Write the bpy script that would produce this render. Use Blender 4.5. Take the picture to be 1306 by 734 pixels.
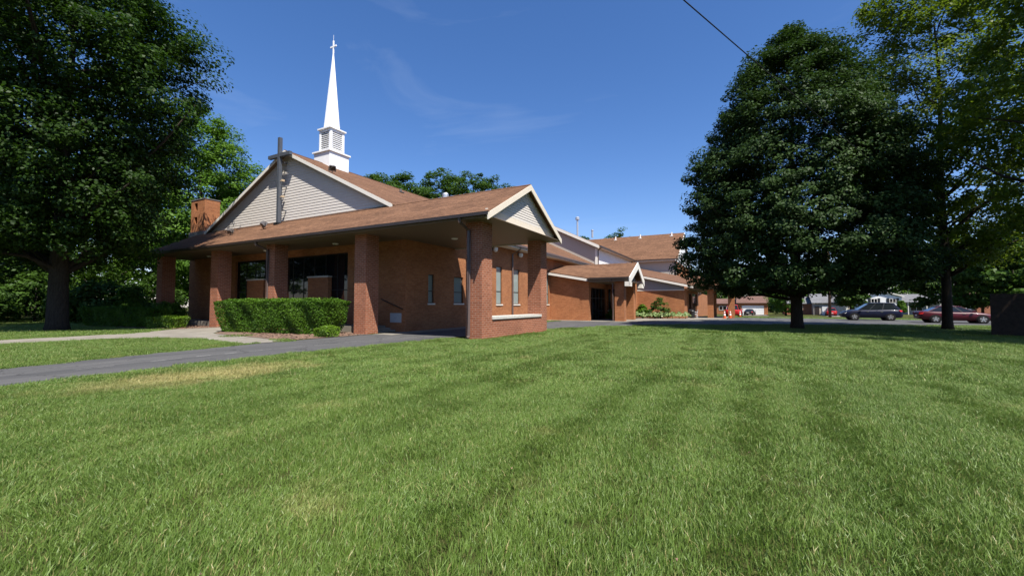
import bpy, bmesh, math, random
import numpy as np
from mathutils import Vector, Matrix

random.seed(7)
rng = np.random.default_rng(11)
for o in list(bpy.data.objects):
    bpy.data.objects.remove(o)
scene = bpy.context.scene
COL = scene.collection
rad = math.radians

# ------------------------------------------------------------------ camera
YAW, PITCH, EYE = rad(28.4), math.atan(21 / 537), 1.6
cam = bpy.data.cameras.new('camera')
cam.sensor_width = 36
cam.lens = 537 / 1306 * 36
cam.clip_start, cam.clip_end = 0.05, 3000
camo = bpy.data.objects.new('camera', cam)
camo.location = (0, 0, EYE)
camo.rotation_euler = (rad(90) + PITCH, 0, YAW)
COL.objects.link(camo)
scene.camera = camo

# ------------------------------------------------------------------ sky, sun, exposure
SUN_TRAVEL = Vector((-0.50, 0.35, -1.0)).normalized()
to_sun = -SUN_TRAVEL
elev = math.asin(to_sun.z)
world = bpy.data.worlds.new('World')
scene.world = world
world.use_nodes = True
wn, wl = world.node_tree.nodes, world.node_tree.links
bg = wn['Background']
sky = wn.new('ShaderNodeTexSky')
sky.sky_type = 'NISHITA'
sky.sun_disc = False
sky.sun_elevation = elev
sky.sun_rotation = math.atan2(to_sun.x, to_sun.y)
sky.altitude = 0
sky.air_density = 1.0
sky.dust_density = 0.45
sky.ozone_density = 4.5
# faint high cirrus, stretched noise over the whole dome
tc = wn.new('ShaderNodeTexCoord')
mp = wn.new('ShaderNodeMapping')
mp.inputs['Scale'].default_value = (1.0, 2.2, 7.0)
mp.inputs['Rotation'].default_value = (0.15, 0.1, 0.5)
nz = wn.new('ShaderNodeTexNoise')
nz.inputs['Scale'].default_value = 1.6
nz.inputs['Detail'].default_value = 7
nz.inputs['Roughness'].default_value = 0.55
nz.inputs['Distortion'].default_value = 0.6
rp = wn.new('ShaderNodeMapRange')
rp.inputs['From Min'].default_value = 0.55
rp.inputs['From Max'].default_value = 0.85
rp.inputs['To Max'].default_value = 0.13
mx = wn.new('ShaderNodeMix')
mx.data_type = 'RGBA'
wl.new(tc.outputs['Generated'], mp.inputs['Vector'])
wl.new(mp.outputs['Vector'], nz.inputs['Vector'])
wl.new(nz.outputs['Fac'], rp.inputs['Value'])
wl.new(rp.outputs['Result'], mx.inputs['Factor'])
hs = wn.new('ShaderNodeHueSaturation')
hs.inputs['Saturation'].default_value = 1.20
wl.new(sky.outputs['Color'], hs.inputs['Color'])
tn = wn.new('ShaderNodeMix')
tn.data_type = 'RGBA'
tn.blend_type = 'MULTIPLY'
tn.inputs['Factor'].default_value = 1.0
tn.inputs['B'].default_value = (1.10, 0.98, 1.08, 1)
wl.new(hs.outputs['Color'], tn.inputs['A'])
wl.new(tn.outputs['Result'], mx.inputs['A'])
mx.inputs['B'].default_value = (5.5, 6.2, 7.2, 1)
wl.new(mx.outputs['Result'], bg.inputs['Color'])
bg.inputs['Strength'].default_value = 0.088

sl = bpy.data.lights.new('sun', 'SUN')
sl.energy = 5.0
sl.angle = rad(0.53)
sl.color = (1.0, 0.955, 0.88)
so = bpy.data.objects.new('sun', sl)
so.rotation_euler = SUN_TRAVEL.to_track_quat('-Z', 'Y').to_euler()
so.location = (20, -20, 60)
COL.objects.link(so)

scene.render.engine = 'CYCLES'
scene.view_settings.view_transform = 'Standard'
scene.view_settings.look = 'None'
scene.view_settings.gamma = 1
scene.view_settings.use_curve_mapping = False
scene.view_settings.exposure = 0.85
scene.cycles.max_bounces = 8
scene.cycles.diffuse_bounces = 2
scene.cycles.transparent_max_bounces = 8

# ------------------------------------------------------------------ materials
MATS = {}
class NT:
    def __init__(s, name):
        s.m = bpy.data.materials.new(name)
        s.m.use_nodes = True
        s.n, s.l = s.m.node_tree.nodes, s.m.node_tree.links
        s.b = s.n['Principled BSDF']
        MATS[name] = s.m
    def new(s, t, **kw):
        n = s.n.new(t)
        for k, v in kw.items():
            if k in n.inputs: n.inputs[k].default_value = v
            else: setattr(n, k, v)
        return n
    def link(s, a, b): s.l.new(a, b)
    def noise(s, vec, scale, detail=4, rough=0.55):
        n = s.new('ShaderNodeTexNoise', Scale=scale, Detail=detail, Roughness=rough)
        if vec is not None: s.link(vec, n.inputs['Vector'])
        return n.outputs['Fac']
    def rng(s, val, a, b, c, d):
        n = s.new('ShaderNodeMapRange')
        s.link(val, n.inputs['Value'])
        for k, v in zip(('From Min', 'From Max', 'To Min', 'To Max'), (a, b, c, d)): n.inputs[k].default_value = v
        return n.outputs['Result']
    def mix(s, fac, A, B, blend='MIX'):
        n = s.new('ShaderNodeMix', data_type='RGBA', blend_type=blend)
        for k, v in (('Factor', fac), ('A', A), ('B', B)):
            if isinstance(v, (tuple, list)): n.inputs[k].default_value = (*v[:3], 1)
            elif isinstance(v, (int, float)): n.inputs[k].default_value = v
            else: s.link(v, n.inputs[k])
        return n.outputs['Result']
    def math(s, op, a, b=0.0):
        n = s.new('ShaderNodeMath', operation=op)
        for i, v in enumerate((a, b)):
            if isinstance(v, (int, float)): n.inputs[i].default_value = v
            else: s.link(v, n.inputs[i])
        return n.outputs[0]
    def bump(s, h, strength, dist=0.01):
        n = s.new('ShaderNodeBump', Strength=strength, Distance=dist)
        s.link(h, n.inputs['Height'])
        s.link(n.outputs['Normal'], s.b.inputs['Normal'])
    def col(s, c): 
        if isinstance(c, (tuple, list)): s.b.inputs['Base Color'].default_value = (*c[:3], 1)
        else: s.link(c, s.b.inputs['Base Color'])
    def uv(s): return s.new('ShaderNodeUVMap').outputs['UV']
    def pos(s): return s.new('ShaderNodeNewGeometry').outputs['Position']
    def attr(s, n): return s.new('ShaderNodeAttribute', attribute_name=n).outputs['Fac']

def flat(name, c, rough=0.6, spec=0.4, metal=0.0, var=0.12, scale=6.0):
    t = NT(name)
    f = t.noise(t.pos(), scale, 5, 0.6)
    v = t.rng(f, 0.25, 0.75, 1 - var, 1 + var)
    n = t.new('ShaderNodeVectorMath', operation='SCALE')
    n.inputs[0].default_value = c
    t.link(v, n.inputs['Scale'])
    t.col(n.outputs[0])
    t.b.inputs['Roughness'].default_value = rough
    t.b.inputs['Specular IOR Level'].default_value = spec
    t.b.inputs['Metallic'].default_value = metal
    return t

def brick_mat(name, c1, c2, mortar, w, h, msize, bump=0.5, var=0.22):
    t = NT(name)
    u = t.uv()
    br = t.new('ShaderNodeTexBrick', **{'Scale': 1.0, 'Brick Width': w, 'Row Height': h, 'Mortar Size': msize, 'Mortar Smooth': 0.1, 'Bias': 0.0})
    t.link(u, br.inputs['Vector'])
    br.inputs['Color1'].default_value = (*c1, 1)
    br.inputs['Color2'].default_value = (*c2, 1)
    br.inputs['Mortar'].default_value = (*mortar, 1)
    big = t.rng(t.noise(u, 0.55, 5, 0.6), 0.25, 0.75, 1 - var, 1 + var)
    fine = t.rng(t.noise(u, 7, 4, 0.7), 0.25, 0.75, 0.78, 1.22)
    v = t.math('MULTIPLY', big, fine)
    n = t.new('ShaderNodeVectorMath', operation='SCALE')
    t.link(br.outputs['Color'], n.inputs[0])
    t.link(v, n.inputs['Scale'])
    t.col(n.outputs[0])
    t.b.inputs['Roughness'].default_value = 0.88
    t.b.inputs['Specular IOR Level'].default_value = 0.2
    t.bump(t.math('SUBTRACT', 1.0, br.outputs['Fac']), bump, 0.012)
    return t

brick_mat('brick_orange', (0.385, 0.155, 0.064), (0.30, 0.110, 0.044), (0.28, 0.158, 0.092), 0.3048, 0.1016, 0.009)
brick_mat('brick_red', (0.32, 0.110, 0.056), (0.235, 0.076, 0.038), (0.36, 0.230, 0.162), 0.3048, 0.1016, 0.011)
# asphalt shingle roofs
def shingle(name, c1, c2, var=0.2):
    t = NT(name)
    u = t.uv()
    br = t.new('ShaderNodeTexBrick', **{'Scale': 1.0, 'Brick Width': 0.30, 'Row Height': 0.145, 'Mortar Size': 0.006, 'Mortar Smooth': 0.3})
    t.link(u, br.inputs['Vector'])
    br.inputs['Color1'].default_value = (*c1, 1)
    br.inputs['Color2'].default_value = (*c2, 1)
    br.inputs['Mortar'].default_value = (c2[0] * .55, c2[1] * .55, c2[2] * .55, 1)
    mpn = t.new('ShaderNodeMapping')
    mpn.inputs['Scale'].default_value = (0.35, 1.3, 1)
    t.link(u, mpn.inputs['Vector'])
    big = t.rng(t.noise(mpn.outputs['Vector'], 0.8, 6, 0.65), 0.25, 0.75, 1 - var, 1 + var)
    fine = t.rng(t.noise(u, 9, 5, 0.7), 0.25, 0.75, 0.80, 1.2)
    n = t.new('ShaderNodeVectorMath', operation='SCALE')
    t.link(br.outputs['Color'], n.inputs[0])
    t.link(t.math('MULTIPLY', big, fine), n.inputs['Scale'])
    t.col(n.outputs[0])
    t.b.inputs['Roughness'].default_value = 0.93
    t.b.inputs['Specular IOR Level'].default_value = 0.15
    t.bump(t.math('ADD', t.math('SUBTRACT', 1.0, br.outputs['Fac']), t.noise(u, 60, 2)), 0.4, 0.008)
shingle('shingle_brown', (0.168, 0.088, 0.050), (0.112, 0.058, 0.033), 0.32)
shingle('shingle_grey', (0.17, 0.17, 0.175), (0.13, 0.13, 0.135))
shingle('shingle_russet', (0.16, 0.095, 0.075), (0.13, 0.075, 0.06))

flat('siding_cream', (0.60, 0.555, 0.50), 0.55, var=0.05)
flat('siding_tan', (0.46, 0.40, 0.33), 0.6, var=0.06)
flat('siding_white', (0.76, 0.75, 0.72), 0.55, var=0.05)
flat('siding_grey', (0.30, 0.30, 0.30), 0.6, var=0.06)
flat('trim_cream', (0.70, 0.62, 0.50), 0.5, var=0.06)
flat('trim_white', (0.72, 0.68, 0.60), 0.5, var=0.05)
flat('steeple_white', (0.84, 0.84, 0.83), 0.4, var=0.04, scale=2)
flat('soffit_tan', (0.145, 0.105, 0.066), 0.6, var=0.06)
flat('dark_bronze', (0.035, 0.026, 0.022), 0.4, 0.5, var=0.15)
flat('downspout_brown', (0.10, 0.068, 0.058), 0.42, 0.5, var=0.12)
flat('cross_steel', (0.075, 0.082, 0.095), 0.4, 0.5, var=0.12)
flat('black_metal', (0.012, 0.012, 0.013), 0.5, var=0.1)
flat('galvanised', (0.55, 0.56, 0.57), 0.35, 0.5, metal=0.6)
flat('flashing', (0.16, 0.15, 0.15), 0.5)
flat('lamp_grey', (0.10, 0.09, 0.085), 0.45)
flat('lamp_white', (0.75, 0.74, 0.70), 0.4)
flat('lamp_tan', (0.55, 0.42, 0.27), 0.5)
flat('limestone', (0.50, 0.48, 0.43), 0.85, 0.2, var=0.2, scale=9)
flat('plaque_stone', (0.42, 0.42, 0.42), 0.7, 0.3, var=0.12)
flat('door_white', (0.74, 0.74, 0.72), 0.5)
flat('shutter_black', (0.015, 0.016, 0.018), 0.5)
flat('orange_plastic', (0.55, 0.09, 0.015), 0.5)
flat('reflective_white', (0.8, 0.8, 0.8), 0.4)
flat('plastic_grey', (0.62, 0.63, 0.64), 0.5)
flat('pole_wood', (0.13, 0.085, 0.055), 0.9, 0.1, var=0.3)
flat('stained_wood', (0.050, 0.034, 0.024), 0.85, 0.2, var=0.35)
flat('rubber', (0.012, 0.012, 0.012), 0.8, 0.2)
flat('alloy', (0.55, 0.56, 0.57), 0.3, 0.5, metal=0.8)
flat('lamp_red', (0.45, 0.02, 0.015), 0.25)
flat('lamp_amber', (0.7, 0.25, 0.06), 0.25)
flat('chrome', (0.7, 0.7, 0.7), 0.15, metal=1.0)
flat('cable_black', (0.008, 0.008, 0.008), 0.7)
flat('dark_void', (0.010, 0.009, 0.009), 0.9, 0.1)

def glass(name, c, rough=0.04, ior=1.5, spec=0.5):
    t = NT(name)
    t.col(c)
    t.b.inputs['Roughness'].default_value = rough
    t.b.inputs['Specular IOR Level'].default_value = spec
    t.b.inputs['IOR'].default_value = ior
    t.bump(t.noise(t.pos(), 0.9, 2), 0.06, 0.05)
glass('glass_dark', (0.006, 0.008, 0.010), 0.03)
glass('glass_blind', (0.26, 0.30, 0.28), 0.06)
glass('car_glass', (0.012, 0.015, 0.018), 0.03)
def paint(name, c):
    t = NT(name)
    t.col(c)
    t.b.inputs['Metallic'].default_value = 0.0
    t.b.inputs['Specular IOR Level'].default_value = 0.3
    t.b.inputs['Roughness'].default_value = 0.4
    t.b.inputs['Coat Weight'].default_value = 0.22
    t.b.inputs['Coat Roughness'].default_value = 0.04
paint('paint_navy', (0.004, 0.006, 0.022))
paint('paint_maroon', (0.062, 0.004, 0.010))
paint('paint_red', (0.42, 0.012, 0.015))
paint('paint_black', (0.012, 0.013, 0.015))

def asphalt():
    t = NT('asphalt')
    p = t.pos()
    mpn = t.new('ShaderNodeMapping')
    mpn.inputs['Scale'].default_value = (2.6, 0.16, 1)
    t.link(p, mpn.inputs['Vector'])
    a = t.rng(t.noise(mpn.outputs['Vector'], 0.7, 6, 0.65), 0.3, 0.7, 0.0, 1.0)
    c = t.mix(a, (0.048, 0.048, 0.049), (0.110, 0.107, 0.103))
    f = t.rng(t.noise(p, 90, 3, 0.8), 0.25, 0.75, 0.65, 1.35)
    # irregular cracks
    vo = t.new('ShaderNodeTexVoronoi', feature='DISTANCE_TO_EDGE', Scale=0.42)
    nn = t.new('ShaderNodeTexNoise', Scale=1.5, Detail=5)
    t.link(p, nn.inputs['Vector'])
    va = t.new('ShaderNodeVectorMath', operation='ADD')
    t.link(p, va.inputs[0]); t.link(nn.outputs['Color'], va.inputs[1])
    t.link(va.outputs[0], vo.inputs['Vector'])
    cr = t.rng(vo.outputs['Distance'], 0.0, 0.012, 0.45, 1.0)
    n = t.new('ShaderNodeVectorMath', operation='SCALE')
    t.link(c, n.inputs[0]); t.link(t.math('MULTIPLY', f, cr), n.inputs['Scale'])
    t.col(n.outputs[0])
    t.b.inputs['Roughness'].default_value = 0.9
    t.b.inputs['Specular IOR Level'].default_value = 0.25
    t.bump(t.noise(p, 110, 3, 0.8), 0.5, 0.006)
asphalt()
def concrete():
    t = NT('concrete')
    p = t.pos()
    a = t.rng(t.noise(p, 0.9, 7, 0.65), 0.3, 0.7, 0.0, 1.0)
    c = t.mix(a, (0.165, 0.146, 0.117), (0.26, 0.238, 0.200))
    f = t.rng(t.noise(p, 45, 4, 0.8), 0.25, 0.75, 0.8, 1.2)
    n = t.new('ShaderNodeVectorMath', operation='SCALE')
    t.link(c, n.inputs[0]); t.link(f, n.inputs['Scale'])
    t.col(n.outputs[0])
    t.b.inputs['Roughness'].default_value = 0.9
    t.b.inputs['Specular IOR Level'].default_value = 0.2
    t.bump(t.noise(p, 60, 3, 0.8), 0.35, 0.006)
concrete()
def mulch():
    t = NT('mulch')
    p = t.pos()
    a = t.rng(t.noise(p, 14, 5, 0.8), 0.3, 0.7, 0.0, 1.0)
    c = t.mix(a, (0.085, 0.050, 0.034), (0.23, 0.150, 0.105))
    t.col(c)
    t.b.inputs['Roughness'].default_value = 0.95
    t.bump(t.noise(p, 22, 4, 0.8), 0.9, 0.03)
mulch()
flat('mulch_chip', (0.20, 0.125, 0.088), 0.95, 0.1, var=0.5, scale=25)

# patches of drier, yellower turf with a shape of their own
def dry_mask(t, p):
    # long dry patch beside the drive, plus small scattered ones
    m = t.new('ShaderNodeMapping')
    m.vector_type = 'POINT'
    m.inputs['Location'].default_value = (10.6, -5.2, 0)
    t.link(p, m.inputs['Vector'])
    r = t.new('ShaderNodeVectorRotate', rotation_type='Z_AXIS')
    r.inputs['Angle'].default_value = rad(3)
    t.link(m.outputs['Vector'], r.inputs['Vector'])
    sc = t.new('ShaderNodeVectorMath', operation='MULTIPLY')
    t.link(r.outputs[0], sc.inputs[0])
    sc.inputs[1].default_value = (1 / 1.25, 1 / 2.5, 0)
    ln = t.new('ShaderNodeVectorMath', operation='LENGTH')
    t.link(sc.outputs[0], ln.inputs[0])
    nn = t.noise(p, 1.3, 5, 0.65)
    d = t.math('ADD', ln.outputs['Value'], t.math('MULTIPLY', t.math('SUBTRACT', nn, 0.5), 2.0))
    big = t.rng(d, 0.35, 1.15, 1.0, 0.0)
    sm = t.rng(t.noise(p, 0.75, 4, 0.6), 0.60, 0.74, 0.0, 0.55)
    return t.math('MAXIMUM', big, sm)
def soil():
    t = NT('lawn_soil')
    p = t.pos()
    a = t.rng(t.noise(p, 0.5, 6, 0.6), 0.3, 0.7, 0.0, 1.0)
    c = t.mix(a, (0.040, 0.052, 0.013), (0.070, 0.072, 0.024))
    c = t.mix(dry_mask(t, p), c, (0.19, 0.165, 0.065))
    f = t.rng(t.noise(p, 35, 4, 0.8), 0.25, 0.75, 0.6, 1.4)
    n = t.new('ShaderNodeVectorMath', operation='SCALE')
    t.link(c, n.inputs[0]); t.link(f, n.inputs['Scale'])
    t.col(n.outputs[0])
    t.b.inputs['Roughness'].default_value = 1.0
    t.b.inputs['Specular IOR Level'].default_value = 0.05
    t.bump(t.noise(p, 30, 4, 0.8), 0.8, 0.03)
soil()

def two_sided(t, colour, rough, spec, trans, tcol):
    t.col(colour)
    t.b.inputs['Roughness'].default_value = rough
    t.b.inputs['Specular IOR Level'].default_value = spec
    tr = t.new('ShaderNodeBsdfTranslucent')
    if isinstance(tcol, (tuple, list)): tr.inputs['Color'].default_value = (*tcol, 1)
    else: t.link(tcol, tr.inputs['Color'])
    ms = t.new('ShaderNodeMixShader')
    ms.inputs['Fac'].default_value = trans
    t.link(t.b.outputs[0], ms.inputs[1]); t.link(tr.outputs[0], ms.inputs[2])
    t.link(ms.outputs[0], t.n['Material Output'].inputs['Surface'])

def grass_mat():
    t = NT('grass_blade')
    p = t.pos()
    a = t.rng(t.noise(p, 0.8, 7, 0.7), 0.33, 0.67, 0.0, 1.0)
    c = t.mix(a, (0.058, 0.124, 0.011), (0.120, 0.196, 0.024))
    b = t.attr('tint')
    c = t.mix(t.rng(b, 0.0, 0.92, 0.0, 0.8), c, (0.195, 0.275, 0.072))
    c = t.mix(t.rng(b, 0.93, 0.96, 0.0, 0.85), c, (0.36, 0.31, 0.13))
    dm = dry_mask(t, p)
    c = t.mix(t.math('MULTIPLY', dm, t.rng(b, 0.0, 1.0, 0.55, 1.0)), c, (0.42, 0.35, 0.145))
    two_sided(t, c, 0.45, 0.36, 0.28, t.mix(0.35, c, (0.16, 0.26, 0.03)))
grass_mat()

def leaf_mat(name, c1, c2, trans=0.28, rough=0.42, spec=0.4):
    t = NT(name)
    b = t.attr('tint')
    c = t.mix(b, c1, c2)
    two_sided(t, c, rough, spec, trans, t.mix(0.5, c, (c2[0] * 1.3, c2[1] * 1.5, c2[2] * .6)))
leaf_mat('leaf_maple', (0.008, 0.022, 0.003), (0.036, 0.078, 0.007), 0.28, 0.5, 0.16)
leaf_mat('leaf_linden', (0.013, 0.031, 0.007), (0.046, 0.084, 0.020), 0.20, 0.55, 0.14)
leaf_mat('leaf_light', (0.045, 0.105, 0.010), (0.105, 0.20, 0.022), 0.32, 0.5, 0.18)
leaf_mat('leaf_locust', (0.055, 0.092, 0.006), (0.135, 0.185, 0.015), 0.38, 0.45, 0.22)
leaf_mat('leaf_far', (0.026, 0.060, 0.008), (0.060, 0.115, 0.016), 0.25, 0.5, 0.15)
leaf_mat('leaf_spruce', (0.022, 0.045, 0.022), (0.040, 0.070, 0.034), 0.1)
leaf_mat('leaf_yew', (0.036, 0.088, 0.007), (0.092, 0.182, 0.014), 0.22, 0.5, 0.2)
leaf_mat('leaf_boxwood', (0.095, 0.18, 0.012), (0.165, 0.28, 0.02), 0.25)
leaf_mat('leaf_hosta', (0.12, 0.20, 0.05), (0.34, 0.40, 0.20), 0.2)
def bark(name, c):
    t = NT(name)
    p = t.pos()
    m = t.new('ShaderNodeMapping')
    m.inputs['Scale'].default_value = (9, 9, 1.6)
    t.link(p, m.inputs['Vector'])
    n = t.noise(m.outputs['Vector'], 1.6, 6, 0.7)
    t.col(t.mix(t.rng(n, 0.3, 0.7, 0, 1), tuple(x * .55 for x in c), tuple(x * 1.35 for x in c)))
    t.b.inputs['Roughness'].default_value = 0.95
    t.b.inputs['Specular IOR Level'].default_value = 0.1
    t.bump(n, 1.0, 0.05)
bark('bark', (0.045, 0.037, 0.029))
bark('bark_pale', (0.14, 0.125, 0.105))

# ------------------------------------------------------------------ mesh helpers
ORG = {}
def thing(name, label, cat, loc=(0, 0, 0), rotz=0, group=None, world=False):
    o = bpy.data.objects.new(name, None)
    o.empty_display_size = 0.3
    COL.objects.link(o)
    o.location = loc
    o.rotation_euler = (0, 0, rotz)
    o['label'] = label
    o['category'] = cat
    if group: o['group'] = group
    ORG[o] = Vector(loc) if world else Vector((0, 0, 0))
    return o
def tag(o, label, cat, group=None, kind=None):
    if label: o['label'] = label
    if cat: o['category'] = cat
    if group: o['group'] = group
    if kind: o['kind'] = kind
    return o
def children(o): return [c for c in bpy.data.objects if c.parent == o]
def copy_tree(o, parent=None, kids=None):
    c = o.copy()
    COL.objects.link(c)
    c.parent = parent
    ORG[c] = ORG.get(o, Vector((0, 0, 0)))
    for ch in children(o) if kids is None else kids:
        copy_tree(ch, c)
    return c

class MB:
    def __init__(s): s.v, s.f = [], []
    def add(s, vs, fs):
        k = len(s.v)
        s.v += [tuple(p) for p in vs]
        s.f += [tuple(i + k for i in f) for f in fs]
        return s
    def box(s, x0, x1, y0, y1, z0, z1):
        return s.add([(x0, y0, z0), (x1, y0, z0), (x1, y1, z0), (x0, y1, z0), (x0, y0, z1), (x1, y0, z1), (x1, y1, z1), (x0, y1, z1)],
              [(0, 3, 2, 1), (4, 5, 6, 7), (0, 1, 5, 4), (1, 2, 6, 5), (2, 3, 7, 6), (3, 0, 4, 7)])
    def prism(s, pts, vec):
        n = len(pts)
        vec = Vector(vec)
        nrm = Vector((0, 0, 0))
        for i in range(n):
            a, b = Vector(pts[i]), Vector(pts[(i + 1) % n])
            nrm += a.cross(b)
        if nrm.dot(vec) > 0: pts = list(reversed(pts))
        top = [tuple(Vector(p) + vec) for p in pts]
        fs = [tuple(range(n)), tuple(range(2 * n - 1, n - 1, -1))]
        for i in range(n):
            j = (i + 1) % n
            fs.append((j, i, n + i, n + j))
        return s.add(list(pts) + top, fs)
    def tube(s, pts, r, n=8, cap=True):
        pts = [Vector(p) for p in pts]
        if isinstance(r, (int, float)): r = [r] * len(pts)
        vs, fs = [], []
        up = Vector((0.13, 0.07, 1))
        for i, p in enumerate(pts):
            d = (pts[min(i + 1, len(pts) - 1)] - pts[max(i - 1, 0)]).normalized()
            a = d.cross(up if abs(d.normalized().dot(up.normalized())) < .98 else Vector((1, 0, 0))).normalized()
            b = d.cross(a).normalized()
            for k in range(n):
                t = 2 * math.pi * k / n
                vs.append(p + (a * math.cos(t) + b * math.sin(t)) * r[i])
        for i in range(len(pts) - 1):
            for k in range(n):
                fs.append((i * n + k, i * n + (k + 1) % n, (i + 1) * n + (k + 1) % n, (i + 1) * n + k))
        if cap:
            fs.append(tuple(reversed(range(n))))
            fs.append(tuple(range((len(pts) - 1) * n, len(pts) * n)))
        return s.add(vs, fs)
    def lathe(s, prof, c=(0, 0, 0), n=16, axis='z', phase=0.0):
        vs, fs = [], []
        for (r, h) in prof:
            for k in range(n):
                t = 2 * math.pi * k / n + phase
                p = (r * math.cos(t), r * math.sin(t), h)
                if axis == 'y': p = (p[0], p[2], p[1])
                if axis == 'x': p = (p[2], p[0], p[1])
                vs.append((p[0] + c[0], p[1] + c[1], p[2] + c[2]))
        for i in range(len(prof) - 1):
            for k in range(n):
                fs.append((i * n + k, i * n + (k + 1) % n, (i + 1) * n + (k + 1) % n, (i + 1) * n + k))
        fs.append(tuple(reversed(range(n))))
        fs.append(tuple(range((len(prof) - 1) * n, len(prof) * n)))
        return s.add(vs, fs)
    def build(s, name, mat, parent=None, smooth=False, swap=False, bevel=0.0):
        org = ORG[parent] if parent is not None else Vector((0, 0, 0))
        me = bpy.data.meshes.new(name)
        me.from_pydata([(x - org.x, y - org.y, z - org.z) for x, y, z in s.v], [], s.f)
        bm = bmesh.new()
        bm.from_mesh(me)
        bmesh.ops.recalc_face_normals(bm, faces=bm.faces)
        uvl = bm.loops.layers.uv.new('UVMap')
        for f in bm.faces:
            n = f.normal
            a = max(range(3), key=lambda i: abs(n[i]))
            for l in f.loops:
                c = l.vert.co + org
                if a == 0: u = (c.y, c.z)
                elif a == 1: u = (c.x, c.z)
                else:
                    u = (c.x, c.y)
                if swap and a == 2: u = (c.y, c.x)
                l[uvl].uv = u
            f.smooth = smooth
        bm.to_mesh(me)
        bm.free()
        me.materials.append(MATS[mat])
        o = bpy.data.objects.new(name, me)
        COL.objects.link(o)
        if parent is not None:
            o.parent = parent
        ORG[o] = org
        if bevel:
            m = o.modifiers.new('bevel', 'BEVEL')
            m.width = bevel
            m.segments = 2
        return o

def wallgrid(axis, c0, c1, a0, a1, z0, z1, holes=()):
    """solid wall with rectangular openings; axis 'x' runs along X (thickness in Y)"""
    A = sorted({a0, a1, *[v for h in holes for v in h[:2]]})
    Z = sorted({z0, z1, *[v for h in holes for v in h[2:]]})
    A = [a for a in A if a0 <= a <= a1]
    Z = [z for z in Z if z0 <= z <= z1]
    def solid(i, j):
        if i < 0 or j < 0 or i >= len(A) - 1 or j >= len(Z) - 1: return False
        a, z = (A[i] + A[i + 1]) / 2, (Z[j] + Z[j + 1]) / 2
        return not any(h[0] < a < h[1] and h[2] < z < h[3] for h in holes)
    P = (lambda a, c, z: (a, c, z)) if axis == 'x' else (lambda a, c, z: (c, a, z))
    m = MB()
    for i in range(len(A) - 1):
        for j in range(len(Z) - 1):
            if not solid(i, j): continue
            x0, x1, q0, q1 = A[i], A[i + 1], Z[j], Z[j + 1]
            for c in (c0, c1):
                m.add([P(x0, c, q0), P(x1, c, q0), P(x1, c, q1), P(x0, c, q1)], [(0, 1, 2, 3)])
            if not solid(i - 1, j): m.add([P(x0, c0, q0), P(x0, c1, q0), P(x0, c1, q1), P(x0, c0, q1)], [(0, 1, 2, 3)])
            if not solid(i + 1, j): m.add([P(x1, c0, q0), P(x1, c1, q0), P(x1, c1, q1), P(x1, c0, q1)], [(0, 1, 2, 3)])
            if not solid(i, j - 1): m.add([P(x0, c0, q0), P(x1, c0, q0), P(x1, c1, q0), P(x0, c1, q0)], [(0, 1, 2, 3)])
            if not solid(i, j + 1): m.add([P(x0, c0, q1), P(x1, c0, q1), P(x1, c1, q1), P(x0, c1, q1)], [(0, 1, 2, 3)])
    # weld
    key, nv, mp_ = {}, [], []
    for v in m.v:
        k = tuple(round(t, 4) for t in v)
        if k not in key:
            key[k] = len(nv); nv.append(v)
        mp_.append(key[k])
    m.f = [tuple(mp_[i] for i in f) for f in m.f]
    m.v = nv
    return m

def siding(root, axis, plane, out, z0, z1, expo, lim, mat, each=True, name='siding_board'):
    """lapped boards; lim(z) -> (a0, a1); out = +-1 outward direction"""
    P = (lambda a, c, z: (a, c, z)) if axis == 'x' else (lambda a, c, z: (c, a, z))
    n = max(1, int(round((z1 - z0) / expo)))
    allm = MB()
    for i in range(n):
        zb, zt = z0 + (z1 - z0) * i / n, z0 + (z1 - z0) * (i + 1) / n - 0.002
        (b0, b1), (t0, t1) = lim(zb), lim(zt)
        if b1 - b0 < 0.05: continue
        if t1 - t0 < 0.02: t0 = t1 = (t0 + t1) / 2; t0 -= 0.01; t1 += 0.01
        m = MB() if each else allm
        fb, ft, bk = plane + out * 0.024, plane + out * 0.003, plane - out * 0.01
        m.add([P(b0, fb, zb), P(b1, fb, zb), P(t1, ft, zt), P(t0, ft, zt), P(b0, bk, zb), P(b1, bk, zb), P(t1, bk, zt), P(t0, bk, zt)],
              [(0, 1, 2, 3), (7, 6, 5, 4), (0, 4, 5, 1), (3, 2, 6, 7), (0, 3, 7, 4), (1, 5, 6, 2)])
        if each: m.build(name, mat, root)
    if not each: return allm.build('siding', mat, root)

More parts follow.
